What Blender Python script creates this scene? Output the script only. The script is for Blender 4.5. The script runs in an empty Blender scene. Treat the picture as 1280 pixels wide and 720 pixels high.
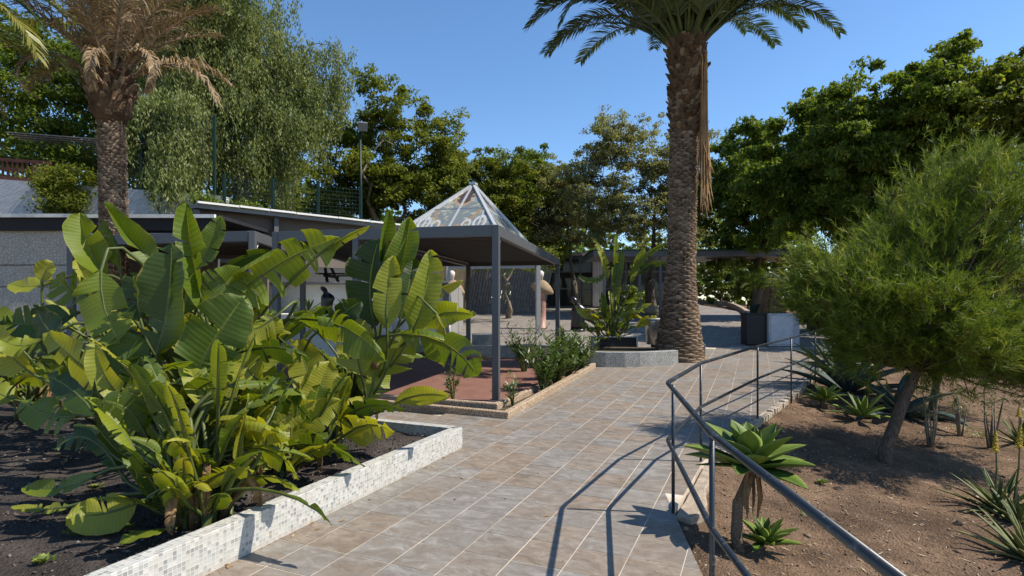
import bpy, math, random
import numpy as np
from math import sin, cos, pi, radians, sqrt, atan2
from mathutils import Vector, Matrix

# ------------------------------------------------------------------ camera, sky, sun, exposure
SC = bpy.context.scene
COL = SC.collection
CAM_H, FPX, HOR = 1.55, 711.0, 380.0
cd = bpy.data.cameras.new('camera'); cam = bpy.data.objects.new('camera', cd); COL.objects.link(cam)
cam.location = (0, 0, CAM_H); cam.rotation_euler = (pi / 2, 0, 0)
cd.sensor_width = 36.0; cd.lens = 36.0 * FPX / 1280.0
cd.shift_y = (HOR - 360.0) / 1280.0
cd.clip_start = 0.05; cd.clip_end = 3000
SC.camera = cam
SUN = Vector((.766, -.085, .945)).normalized()
W = bpy.data.worlds.new('World'); SC.world = W; W.use_nodes = True
wn = W.node_tree; wn.nodes.clear()
sky = wn.nodes.new('ShaderNodeTexSky'); sky.sky_type = 'NISHITA'; sky.sun_disc = False
sky.sun_elevation = math.asin(SUN.z); sky.sun_rotation = atan2(SUN.x, SUN.y)
sky.altitude = 300; sky.air_density = 1.0; sky.dust_density = 0.2; sky.ozone_density = 3.5
bg = wn.nodes.new('ShaderNodeBackground'); bg.inputs[1].default_value = 0.15
wo = wn.nodes.new('ShaderNodeOutputWorld')
hs = wn.nodes.new('ShaderNodeHueSaturation'); hs.inputs['Saturation'].default_value = 1.12; wn.links.new(sky.outputs[0], hs.inputs['Color']); wn.links.new(hs.outputs[0], bg.inputs[0]); wn.links.new(bg.outputs[0], wo.inputs[0])
sl = bpy.data.lights.new('sun', 'SUN'); so = bpy.data.objects.new('sun', sl); COL.objects.link(so)
sl.energy = 5.0; sl.angle = radians(.53); sl.color = (1, .93, .82)
so.rotation_euler = SUN.to_track_quat('Z', 'Y').to_euler(); so.location = (20, -5, 30)
SC.view_settings.view_transform = 'Standard'; SC.view_settings.look = 'None'
SC.view_settings.exposure = 0.42; SC.view_settings.gamma = 1.0
SC.cycles.max_bounces = 6; SC.cycles.transparent_max_bounces = 12
SC.cycles.caustics_reflective = False; SC.cycles.caustics_refractive = False

# ------------------------------------------------------------------ helpers: places
def g(Y):                                   # the path lies level, then the plaza climbs gently
    t = (Y - 8.2) / 1.5
    sp = 1.5 * math.log1p(math.exp(t)) if t < 30 else (Y - 8.2)
    z = .045 * sp
    return z if z < 1.6 else 1.6 + .1 * math.tanh((z - 1.6) / .1)
def P(px, py, Y):                           # a pixel at a known depth
    return Vector(((px - 640) / FPX * Y, Y, CAM_H + (HOR - py) / FPX * Y))
def G(px, py, dz=0.0):                      # where the pixel meets the ground
    lo, hi = 1.0, 60.0
    k = (py - HOR) / FPX
    for _ in range(60):
        m = (lo + hi) / 2
        if CAM_H - k * m > g(m) + dz: lo = m
        else: hi = m
    return Vector(((px - 640) / FPX * lo, lo, g(lo) + dz))
def vz(v, z): return Vector((v[0], v[1], z))

# ------------------------------------------------------------------ helpers: meshes and objects
class MB:
    def __init__(s): s.v = []; s.f = []; s.uv = None
    def add(s, vs, fs):
        n = len(s.v); s.v.extend([tuple(p) for p in vs]); s.f.extend([tuple(i + n for i in q) for q in fs]); return s
    def box(s, c, size, rz=0.0, tilt=None):
        sx, sy, sz = [k / 2 for k in size]; c = Vector(c)
        m = Matrix.Rotation(rz, 3, 'Z')
        if tilt is not None: m = m @ tilt
        vs = [c + m @ Vector((x * sx, y * sy, z * sz)) for z in (-1, 1) for y in (-1, 1) for x in (-1, 1)]
        return s.add(vs, [(0, 2, 3, 1), (4, 5, 7, 6), (0, 1, 5, 4), (2, 6, 7, 3), (0, 4, 6, 2), (1, 3, 7, 5)])
    def bar(s, a, b, w, h, up=(0, 0, 1)):   # box section from a to b
        a, b = Vector(a), Vector(b); t = (b - a).normalized(); u = Vector(up)
        x = t.cross(u)
        if x.length < 1e-4: x = t.cross(Vector((0, 1, 0)))
        x.normalize(); y = x.cross(t).normalized()
        vs = []
        for p in (a, b):
            for i, j in ((-1, -1), (1, -1), (1, 1), (-1, 1)): vs.append(p + x * i * w / 2 + y * j * h / 2)
        return s.add(vs, [(3, 2, 1, 0), (4, 5, 6, 7), (0, 1, 5, 4), (1, 2, 6, 5), (2, 3, 7, 6), (3, 0, 4, 7)])
    def tube(s, pts, rad, seg=8, caps=True):
        pts = [Vector(p) for p in pts]; n = len(pts)
        if not hasattr(rad, '__len__'): rad = [rad] * n
        ref = Vector((0, 0, 1)); vs = []; prev = None
        for i, p in enumerate(pts):
            t = (pts[min(i + 1, n - 1)] - pts[max(i - 1, 0)]).normalized()
            if prev is None:
                x = t.cross(ref)
                if x.length < .05: x = t.cross(Vector((0, 1, 0)))
            else: x = prev - t * prev.dot(t)
            x.normalize(); prev = x; y = t.cross(x)
            for k in range(seg):
                a = 2 * pi * k / seg; vs.append(p + (x * cos(a) + y * sin(a)) * rad[i])
        fs = [(i * seg + k, i * seg + (k + 1) % seg, (i + 1) * seg + (k + 1) % seg, (i + 1) * seg + k) for i in range(n - 1) for k in range(seg)]
        if caps: fs += [tuple(range(seg - 1, -1, -1)), tuple((n - 1) * seg + k for k in range(seg))]
        return s.add(vs, fs)
    def lathe(s, prof, c=(0, 0, 0), seg=20, sx=1, sy=1):
        c = Vector(c); vs = []
        for r, z in prof:
            for k in range(seg):
                a = 2 * pi * k / seg; vs.append(c + Vector((r * cos(a) * sx, r * sin(a) * sy, z)))
        n = len(prof)
        fs = [(i * seg + k, i * seg + (k + 1) % seg, (i + 1) * seg + (k + 1) % seg, (i + 1) * seg + k) for i in range(n - 1) for k in range(seg)]
        fs += [tuple(range(seg - 1, -1, -1)), tuple((n - 1) * seg + k for k in range(seg))]
        return s.add(vs, fs)
    def prism(s, poly, z0, z1):             # poly: list of (x, y), z0/z1 numbers or functions of (x, y)
        n = len(poly); f0 = z0 if callable(z0) else (lambda x, y: z0); f1 = z1 if callable(z1) else (lambda x, y: z1)
        vs = [(x, y, f0(x, y)) for x, y in poly] + [(x, y, f1(x, y)) for x, y in poly]
        fs = [tuple(range(n - 1, -1, -1)), tuple(range(n, 2 * n))] + [(i, (i + 1) % n, n + (i + 1) % n, n + i) for i in range(n)]
        return s.add(vs, fs)
    def build(s, name, mat, parent=None, smooth=False, bevel=0.0):
        me = bpy.data.meshes.new(name); me.from_pydata(s.v, [], s.f); me.update()
        if s.uv is not None:
            uvl = me.uv_layers.new(name='UVMap'); li = np.empty(len(me.loops), dtype=np.int32); me.loops.foreach_get('vertex_index', li)
            uvl.data.foreach_set('uv', np.asarray(s.uv, dtype=np.float32)[li].ravel())
        return link(name, me, mat, parent, smooth, bevel)
def link(name, me, mat, parent=None, smooth=False, bevel=0.0):
    o = bpy.data.objects.new(name, me); COL.objects.link(o)
    if mat is not None and not me.materials: me.materials.append(mat)
    if smooth: me.shade_smooth()
    if bevel > 0:
        m = o.modifiers.new('bevel', 'BEVEL'); m.width = bevel; m.segments = 2; m.limit_method = 'ANGLE'
    if parent is not None: o.parent = parent
    return o
def np_obj(name, V, F, mat, parent=None, rnd=None, smooth=False):
    """V (n,3), F (m,k) all the same size, rnd (m,) stored as face attribute"""
    V = np.asarray(V, dtype=np.float32); F = np.asarray(F, dtype=np.int32)
    me = bpy.data.meshes.new(name); m, k = F.shape
    me.vertices.add(len(V)); me.vertices.foreach_set('co', V.ravel())
    me.loops.add(m * k); me.loops.foreach_set('vertex_index', F.ravel())
    me.polygons.add(m); me.polygons.foreach_set('loop_start', np.arange(0, m * k, k, dtype=np.int32))
    me.polygons.foreach_set('loop_total', np.full(m, k, dtype=np.int32))
    if rnd is not None:
        at = me.attributes.new('rnd', 'FLOAT', 'FACE'); at.data.foreach_set('value', np.asarray(rnd, dtype=np.float32))
    me.update(calc_edges=True)
    return link(name, me, mat, parent, smooth)
def thing(name, label, cat, loc=(0, 0, 0), group=None):
    o = bpy.data.objects.new(name, None); COL.objects.link(o); o.location = loc; o.empty_display_size = .2
    return tag(o, label, cat, group)
def tag(o, label, cat, group=None):
    o['label'] = label; o['category'] = cat
    if group: o['group'] = group
    return o
def kind(o, k): o['kind'] = k; return o
def settle(root):
    """children were built in world coordinates: keep them there under a root that has a location"""
    bpy.context.view_layer.update()
    inv = Matrix.Translation(-Vector(root.location))
    for c in root.children: c.matrix_parent_inverse = inv
    return root

# ------------------------------------------------------------------ helpers: materials
class NT:
    def __init__(s, name):
        s.m = bpy.data.materials.new(name); s.m.use_nodes = True; s.t = s.m.node_tree; s.t.nodes.clear()
        s.out = s.n('ShaderNodeOutputMaterial')
    def n(s, typ, **kw):
        nd = s.t.nodes.new(typ)
        for k, v in kw.items(): setattr(nd, k, v)
        return nd
    def put(s, sock, v):
        if hasattr(v, 'is_output') or isinstance(v, bpy.types.NodeSocket): s.t.links.new(v, sock)
        elif v is not None:
            if isinstance(v, (tuple, list)) and len(v) == 3 and sock.type == 'RGBA': v = (*v, 1)
            sock.default_value = v
    def coord(s, which='Object'): return s.n('ShaderNodeTexCoord').outputs[which]
    def mapping(s, vec, scale=(1, 1, 1), rot=(0, 0, 0), loc=(0, 0, 0)):
        m = s.n('ShaderNodeMapping'); s.put(m.inputs['Vector'], vec); m.inputs['Scale'].default_value = scale
        m.inputs['Rotation'].default_value = rot; m.inputs['Location'].default_value = loc; return m.outputs[0]
    def noise(s, vec, scale, detail=4, rough=.6, dist=0.0):
        nd = s.n('ShaderNodeTexNoise'); s.put(nd.inputs['Vector'], vec); nd.inputs['Scale'].default_value = scale
        nd.inputs['Detail'].default_value = detail; nd.inputs['Roughness'].default_value = rough; nd.inputs['Distortion'].default_value = dist
        return nd.outputs['Fac']
    def voro(s, vec, scale, out='Distance', feature='F1'):
        nd = s.n('ShaderNodeTexVoronoi', feature=feature); s.put(nd.inputs['Vector'], vec); nd.inputs['Scale'].default_value = scale
        return nd.outputs[out]
    def ramp(s, fac, stops, interp='LINEAR'):
        r = s.n('ShaderNodeValToRGB'); s.put(r.inputs[0], fac); r.color_ramp.interpolation = interp; e = r.color_ramp.elements
        while len(e) < len(stops): e.new(.5)
        for el, (p, c) in zip(e, stops):
            el.position = p; el.color = (*c, 1) if not isinstance(c, (int, float)) else (c, c, c, 1)
        return r.outputs[0]
    def mix(s, fac, a, b, blend='MIX'):
        m = s.n('ShaderNodeMix', data_type='RGBA', blend_type=blend)
        s.put(m.inputs[0], fac); s.put(m.inputs[6], a); s.put(m.inputs[7], b); return m.outputs[2]
    def math(s, op, a, b=None, c=None):
        m = s.n('ShaderNodeMath', operation=op); s.put(m.inputs[0], a)
        if b is not None: s.put(m.inputs[1], b)
        if c is not None: s.put(m.inputs[2], c)
        return m.outputs[0]
    def sep(s, vec):
        m = s.n('ShaderNodeSeparateXYZ'); s.put(m.inputs[0], vec); return m.outputs
    def attr(s, name):
        a = s.n('ShaderNodeAttribute', attribute_name=name); return a.outputs['Fac']
    def objrnd(s): return s.n('ShaderNodeObjectInfo').outputs['Random']
    def bump(s, h, strength=.4, dist=.01, normal=None):
        b = s.n('ShaderNodeBump'); s.put(b.inputs['Height'], h); b.inputs['Strength'].default_value = strength; b.inputs['Distance'].default_value = dist
        if normal is not None: s.put(b.inputs['Normal'], normal)
        return b.outputs[0]
    def bsdf(s, col, rough=.6, spec=.5, metal=0.0, bump=None, transl=0.0, tcol=None, **kw):
        b = s.n('ShaderNodeBsdfPrincipled'); s.put(b.inputs['Base Color'], col); s.put(b.inputs['Roughness'], rough)
        s.put(b.inputs['Specular IOR Level'], spec); s.put(b.inputs['Metallic'], metal)
        for k, v in kw.items(): s.put(b.inputs[k.replace('_', ' ')], v)
        if bump is not None: s.put(b.inputs['Normal'], bump)
        o = b.outputs[0]
        if transl > 0:
            t = s.n('ShaderNodeBsdfTranslucent'); s.put(t.inputs[0], tcol if tcol is not None else col)
            if bump is not None: s.put(t.inputs['Normal'], bump)
            mx = s.n('ShaderNodeMixShader'); mx.inputs[0].default_value = transl
            s.t.links.new(o, mx.inputs[1]); s.t.links.new(t.outputs[0], mx.inputs[2]); o = mx.outputs[0]
        s.t.links.new(o, s.out.inputs['Surface']); return s.m
MATS = {}
def mat_plain(name, col, rough=.6, spec=.4, metal=0, var=.12, nscale=6.0, bump=.15, bscale=40.0, bdist=.004):
    if name in MATS: return MATS[name]
    t = NT(name); c = t.coord(); n = t.noise(c, nscale, 5, .65)
    lo = tuple(x * (1 - var) for x in col); hi = tuple(min(1, x * (1 + var)) for x in col)
    cc = t.ramp(n, [(.3, lo), (.7, hi)])
    MATS[name] = t.bsdf(cc, rough, spec, metal, t.bump(t.noise(c, bscale, 4), bump, bdist)); return MATS[name]
def mat_leaf(name, stops, rough=.5, spec=.4, transl=.3, tboost=(1.3, 1.25, .6), dead=None):
    """foliage: colour varies leaf by leaf"""
    if name in MATS: return MATS[name]
    t = NT(name); r = t.attr('rnd'); c = t.ramp(r, stops)
    tc = t.mix(1.0, c, tboost, 'MULTIPLY')
    MATS[name] = t.bsdf(c, rough, spec, 0, None, transl, tc); return MATS[name]
def mat_bark(name, a, b, scale=3.0, stretch=.25, bump=.6, bdist=.03):
    if name in MATS: return MATS[name]
    t = NT(name); c = t.mapping(t.coord(), (1, 1, stretch)); n = t.noise(c, scale * 4, 6, .7); v = t.voro(c, scale * 6)
    col = t.ramp(n, [(.3, a), (.7, b)])
    MATS[name] = t.bsdf(col, .9, .15, 0, t.bump(t.math('ADD', n, v), bump, bdist)); return MATS[name]
# ------------------------------------------------------------------ materials of the setting
RA = radians(23.3)                                           # bearing of the tile rows
AD = Vector((sin(RA), cos(RA), 0)); BD = Vector((cos(RA), -sin(RA), 0))
TS, T0 = .322, Vector((-.472, 3.983, 0))
def mat_tile(name, joined=False):
    t = NT(name)
    if joined: r = t.attr('rnd'); c = t.coord()
    else:
        r = t.objrnd(); c0 = t.coord(); off = t.n('ShaderNodeVectorMath', operation='ADD'); t.put(off.inputs[0], c0)
        cmb = t.n('ShaderNodeCombineXYZ'); t.put(cmb.inputs[0], t.math('MULTIPLY', r, 91.0)); t.put(cmb.inputs[1], t.math('MULTIPLY', r, 37.0))
        t.put(off.inputs[1], cmb.outputs[0]); c = off.outputs[0]
    if joined: c = t.mapping(c, (1, 1, 1), (0, 0, RA))
    st = t.mapping(c, (1.0, 1.7, 1)); n1 = t.noise(st, 6.5, 9, .70, .9); n2 = t.noise(t.mapping(c, (1, 1.6, 1), (0, 0, 0), (7, 3, 1)), 5.2, 9, .74, 1.1)
    warm = t.ramp(n1, [(.28, (.125, .095, .070)), (.5, (.212, .165, .122)), (.72, (.30, .248, .195))])
    cool = t.ramp(n2, [(.26, (.115, .107, .097)), (.5, (.198, .184, .165)), (.72, (.32, .295, .26))])
    k = t.math('ADD', t.math('MULTIPLY', t.math('SUBTRACT', r, .5), .34), t.math('MULTIPLY', n2, 1.0))
    col = t.mix(t.ramp(k, [(.34, 0.0), (.68, 1.0)]), warm, cool)
    pale = t.ramp(t.noise(t.mapping(c, (1, 2.0, 1), (0, 0, .3), (3, 9, 4)), 5.5, 9, .78, 1.2), [(.58, 0.0), (.72, .6)])
    col = t.mix(pale, col, (.42, .39, .35)); n3 = t.noise(c, 60, 3)
    gp = t.n('ShaderNodeNewGeometry').outputs['Position']; dirt = t.mix(1.0, t.ramp(t.noise(gp, .9, 6, .7, .5), [(.36, (1.08, 1.08, 1.08)), (.55, (1, 1, 1)), (.75, (.72, .69, .66))]), t.ramp(t.noise(gp, 9, 5, .7), [(.62, (1, 1, 1)), (.74, (.80, .77, .73))]), 'MULTIPLY')
    col = t.mix(1.0, col, dirt, 'MULTIPLY')
    return t.bsdf(col, t.ramp(n2, [(.3, .5), (.7, .72)]), .35, 0, t.bump(t.math('ADD', t.math('MULTIPLY', n1, 1.0), t.math('MULTIPLY', n3, .25)), .35, .004))
M_tile, M_tile_j = mat_tile('slate_tile'), mat_tile('slate_tile_far', True)
M_grout = mat_plain('grout', (.54, .46, .37), .9, .1, 0, .35, 2.2, .3, 90)
def mat_paving():                                            # tiles too far off to tell apart
    t = NT('far_paving'); c = t.mapping(t.coord(), (1, 1, 1), (0, 0, RA))
    b = t.n('ShaderNodeTexBrick'); t.put(b.inputs['Vector'], c); b.offset = 0.0; b.squash = 1.0
    b.inputs['Scale'].default_value = 1.0; b.inputs['Brick Width'].default_value = TS; b.inputs['Row Height'].default_value = TS; b.inputs['Mortar Size'].default_value = .006
    b.inputs['Color1'].default_value = (.20, .165, .135, 1); b.inputs['Color2'].default_value = (.24, .225, .205, 1); b.inputs['Mortar'].default_value = (.40, .36, .31, 1)
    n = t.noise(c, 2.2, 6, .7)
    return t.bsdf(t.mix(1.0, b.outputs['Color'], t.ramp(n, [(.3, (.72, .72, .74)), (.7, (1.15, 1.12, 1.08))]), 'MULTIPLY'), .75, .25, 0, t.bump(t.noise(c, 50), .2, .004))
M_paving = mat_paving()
def mat_soil(name, a, b, c3, scale=1.0, litter=0.0):
    t = NT(name); c = t.coord(); n = t.noise(c, 1.4 * scale, 8, .7, .4); v = t.voro(c, 55 * scale); f = t.noise(c, 38 * scale, 5, .75)
    col = t.ramp(t.math('ADD', t.math('MULTIPLY', n, .75), t.math('MULTIPLY', f, .32)), [(.36, a), (.54, b), (.72, c3)])
    col = t.mix(t.ramp(t.voro(c, 120 * scale, 'Color'), [(.2, .0), (.9, .5)]), col, t.mix(1.0, col, (1.5, 1.4, 1.3), 'MULTIPLY'))
    if litter > 0: col = t.mix(t.ramp(t.noise(t.mapping(c, (1, 1, 1), (0, 0, 0), (5, 2, 0)), 90, 2, .5), [(.66, 0.0), (.72, litter)]), col, (.42, .30, .17))
    h = t.math('ADD', t.math('MULTIPLY', v, .6), t.math('ADD', f, n))
    return t.bsdf(col, .95, .1, 0, t.bump(h, .9, .03))
M_lava = mat_soil('lava_soil', (.026, .022, .020), (.060, .051, .046), (.115, .097, .084))
M_earth = mat_soil('brown_earth', (.052, .036, .025), (.155, .102, .066), (.29, .197, .128), 1.0, .55)
M_turf = mat_soil('garden_ground', (.05, .045, .03), (.09, .075, .05), (.14, .12, .08))
def mat_mosaic():
    t = NT('glass_mosaic'); uv = t.n('ShaderNodeUVMap', uv_map='UVMap').outputs[0]; s = t.mapping(uv, (38, 38, 1))
    fl = t.n('ShaderNodeVectorMath', operation='FLOOR'); t.put(fl.inputs[0], s); fr = t.n('ShaderNodeVectorMath', operation='FRACTION'); t.put(fr.inputs[0], s)
    wn_ = t.n('ShaderNodeTexWhiteNoise', noise_dimensions='2D'); t.put(wn_.inputs['Vector'], fl.outputs[0])
    col = t.ramp(wn_.outputs['Value'], [(0, (.47, .47, .44)), (.28, (.54, .53, .50)), (.50, (.42, .43, .41)), (.66, (.36, .37, .35)), (.82, (.30, .31, .30)), (.95, (.25, .26, .255))], 'CONSTANT')
    x, y, _ = t.sep(fr.outputs[0])
    e = t.math('MINIMUM', t.math('MINIMUM', x, t.math('SUBTRACT', 1.0, x)), t.math('MINIMUM', y, t.math('SUBTRACT', 1.0, y)))
    gr = t.ramp(e, [(.06, 1.0), (.10, 0.0)])
    col = t.mix(gr, col, (.56, .53, .47)); d = t.noise(t.coord(), 7, 6, .7)
    col = t.mix(t.ramp(d, [(.46, 0.0), (.74, .45)]), col, (.48, .41, .32))
    sp = t.n('ShaderNodeSeparateXYZ'); t.put(sp.inputs[0], t.coord()); low = t.ramp(t.math('ADD', sp.outputs[2], t.math('MULTIPLY', d, .12)), [(.05, .55), (.11, 0.0)])
    col = t.mix(low, col, (.40, .33, .26))
    return t.bsdf(col, t.mix(gr, (.25, .25, .25), (.9, .9, .9)), .5, 0, t.bump(t.math('SUBTRACT', 1.0, gr), .5, .003))
M_mosaic = mat_mosaic()
def mat_pebble(name, cols, scale=70):
    t = NT(name); c = t.coord(); v = t.n('ShaderNodeTexVoronoi'); t.put(v.inputs['Vector'], c); v.inputs['Scale'].default_value = scale
    x, _, _ = t.sep(v.outputs['Color']); col = t.ramp(x, [(i / (len(cols) - .999), k) for i, k in enumerate(cols)])
    col = t.mix(t.ramp(v.outputs['Distance'], [(.35, 0.0), (.7, .8)]), col, tuple(k * .55 for k in cols[0])); n = t.noise(c, 3, 4)
    col = t.mix(1.0, col, t.ramp(n, [(.3, .8), (.7, 1.1)]), 'MULTIPLY')
    return t.bsdf(col, .8, .3, 0, t.bump(t.math('SUBTRACT', 1.0, v.outputs['Distance']), .8, .01))
M_pebble = mat_pebble('pebble_dash', [(.36, .25, .16), (.52, .38, .25), (.62, .50, .36), (.40, .28, .18)], 55)
M_terrazzo = mat_pebble('terrazzo', [(.30, .30, .28), (.44, .44, .41), (.52, .51, .47), (.40, .40, .37), (.47, .46, .43)], 60)
M_redfloor = mat_plain('red_floor', (.205, .102, .076), .75, .3, 0, .18, 2.5, .15, 50)
M_frame = mat_plain('grey_aluminium', (.085, .088, .092), .45, .5, 0, .08, 2, .05, 60)
M_louvre = mat_plain('louvre_grey', (.05, .05, .051), .6, .3, 0, .1, 2, .05, 60)
M_conc = mat_plain('rough_concrete', (.36, .29, .22), .95, .1, 0, .25, 8, .7, 35, .02)
M_white = mat_plain('white_render', (.72, .71, .67), .85, .2, 0, .1, 2.0, .5, 60, .01)
M_stonewall = mat_plain('grey_wall', (.26, .25, .235), .9, .2, 0, .15, 1.2, .3, 30)
M_brownwall = mat_plain('brown_wall', (.16, .13, .105), .9, .2, 0, .12, 1.0, .3, 40)
def mat_railpaint():
    t = NT('worn_rail_paint'); c = t.coord(); n = t.noise(c, 40, 6, .75); n2 = t.noise(c, 9, 4)
    w = t.ramp(t.math('ADD', t.math('MULTIPLY', n, .7), t.math('MULTIPLY', n2, .45)), [(.62, 0.0), (.72, .9)])
    col = t.mix(w, (.016, .021, .026), (.10, .12, .135))
    return t.bsdf(col, t.mix(w, (.38, .38, .38), (.6, .6, .6)), .5, 0, t.bump(n, .25, .002))
M_rail = mat_railpaint()

# ------------------------------------------------------------------ the ground
EDGE = [(.55, -4), (.80, 1.0), (1.0, 2.5), (1.20, 4.22), (1.86, 5.55), (3.30, 7.65), (4.54, 9.3), (5.87, 11.2), (8.2, 13.2), (10.5, 15.2), (12.5, 22), (13, 30), (14, 50), (14, 60)]
def xr(Y):
    for (xa, ya), (xb, yb) in zip(EDGE, EDGE[1:]):
        if Y <= yb: return xa + (xb - xa) * (Y - ya) / (yb - ya)
    return EDGE[-1][0]
def hash_noise(x, y, s=1.0):
    return sin(x * 1.7 * s + 1.3 * sin(y * 1.1 * s)) * .5 + sin(y * 2.3 * s + 1.9 * sin(x * .9 * s) + 2) * .3 + sin((x + y) * 4.1 * s) * .2
def edge_dist(X, Y):
    best = 9.0
    for (xa, ya), (xb, yb) in zip(EDGE[1:8], EDGE[2:9]):
        dx, dy = xb - xa, yb - ya; t = max(0, min(1, ((X - xa) * dx + (Y - ya) * dy) / (dx * dx + dy * dy)))
        best = min(best, math.hypot(X - xa - t * dx, Y - ya - t * dy))
    return best
def terr(X, Y):
    z = g(Y)
    if X < -.1 + (Y - 7.6) * .43 and 6.0 < Y < 15.4: return -.12
    if X <= xr(Y) or Y > 15: 
        z -= .10
        if Y > 15 and X > xr(Y): z -= .04 * min(4, X - xr(Y))
    else:
        d = edge_dist(X, Y); z -= .05 + .11 * min(d, 7) + .06 * min(1, d / .5)
        z += .035 * hash_noise(X, Y, 1.3) * min(1, d / .3) + .018 * hash_noise(X + 3, Y, 4.7) * min(1, d / .2) + .012 * hash_noise(X, Y + 5, 9.0) * min(1, d / .2)
    return z
def lines(stops):
    out = []
    for a, b, st in stops: out += list(np.arange(a, b, st))
    return out + [stops[-1][1]]
gx = lines([(-2000, -200, 300), (-200, -30, 34), (-30, .4, 2.0), (.4, 8, .09), (8, 16, .6), (16, 60, 6), (60, 2000, 388)])
gy = lines([(-40, 0, 8), (0, 1.4, .35), (1.4, 8.5, .09), (8.5, 16, .25), (16, 60, 2), (60, 2000, 388)])
tv = [(x, y, terr(x, y)) for y in gy for x in gx]; nx = len(gx)
tf = [(j * nx + i, j * nx + i + 1, (j + 1) * nx + i + 1, (j + 1) * nx + i) for j in range(len(gy) - 1) for i in range(nx - 1)]
o = np_obj('ground', tv, tf, M_earth, smooth=True); kind(o, 'structure'); o['label'] = 'brown volcanic earth slope beside the tiled path'

# the path: grout bed, its tiles, and the plaza it runs into
ys = lines([(-4, 5, .5), (5, 15.8, .3)]) + [7.74, 7.76]
ys = sorted(set(round(y, 4) for y in ys + [e[1] for e in EDGE if -4 <= e[1] <= 15.8]))
m = MB(); vs = []
def xl(Y): return -9.0 if Y < 7.75 else min(3.4, -.05 + (Y - 7.65) * .40)
for y in ys: vs += [(xl(y), y, g(y)), (xr(y), y, g(y)), (xr(y) + .0, y, g(y) - .35)]
fs = []
for j in range(len(ys) - 1): a = j * 3; fs += [(a, a + 1, a + 4, a + 3), (a + 1, a + 2, a + 5, a + 4)]
path = kind(m.add(vs, fs).build('path', M_grout), 'structure'); path['label'] = 'path of square slate-look tiles with pale joints'
ys2 = lines([(15.8, 60, 1.0)]); ys2 = sorted(set(ys2 + [18.0, 22.0, 30.0, 50.0]))
m = MB(); vs = []
for y in ys2: vs += [(-22, y, g(y) + .003), (xr(y), y, g(y) + .003)]
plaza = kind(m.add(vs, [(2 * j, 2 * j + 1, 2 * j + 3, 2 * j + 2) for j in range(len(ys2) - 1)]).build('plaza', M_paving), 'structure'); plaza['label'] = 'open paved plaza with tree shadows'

def clip(poly, a, b, keep_left=True):                        # half-plane clip against the line a>b
    out = []; sgn = 1 if keep_left else -1
    d = [sgn * ((b[0] - a[0]) * (p[1] - a[1]) - (b[1] - a[1]) * (p[0] - a[0])) for p in poly]
    for i, p in enumerate(poly):
        q = poly[(i + 1) % len(poly)]; dp, dq = d[i], d[(i + 1) % len(poly)]
        if dp >= 0: out.append(p)
        if dp * dq < 0: t = dp / (dp - dq); out.append((p[0] + (q[0] - p[0]) * t, p[1] + (q[1] - p[1]) * t))
    return out
def area(p): return .5 * sum(p[i][0] * p[(i + 1) % len(p)][1] - p[(i + 1) % len(p)][0] * p[i][1] for i in range(len(p)))
rng = random.Random(5)
JG = .0031
def tile_verts(poly, rz):
    c = (sum(p[0] for p in poly) / len(poly), sum(p[1] for p in poly) / len(poly)); n = len(poly)
    lo = [(x, y, .0) for x, y in poly]; hi = [(c[0] + (x - c[0]) * .996, c[1] + (y - c[1]) * .996, .0018 + rz) for x, y in poly]
    return lo + hi, [tuple(range(n, 2 * n))] + [(i, (i + 1) % n, n + (i + 1) % n, n + i) for i in range(n)]
h_ = TS / 2 - JG
me_tile = bpy.data.meshes.new('tile'); V_, F_ = tile_verts([(-h_, -h_), (h_, -h_), (h_, h_), (-h_, h_)], 0); me_tile.from_pydata(V_, [], F_); me_tile.materials.append(M_tile)
cells = []
for i in range(-22, 30):
    for j in range(-16, 50):
        c = T0 + AD * (j + .5) * TS + BD * (i + .5) * TS
        if c.y < 2.6 or c.y > 15.6 or c.x < -6: continue
        if abs(c.x) > c.y * .95 + .6: continue
        # hidden under the mosaic bed or the pavilion
        q = c - Vector((-.517, 6.1, 0)); s_, w_ = q.dot(AD), q.dot(BD)
        if w_ < -.35 and s_ < .25: continue
        if c.y > 7.9 and c.x < xl(c.y) - .2: continue
        if c.x > xr(c.y) + .5: continue
        cells.append(c)
cells.sort(key=lambda c: c.length)
far_v, far_f, far_r = [], [], []; odd = MB()
n_t = 0
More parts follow.
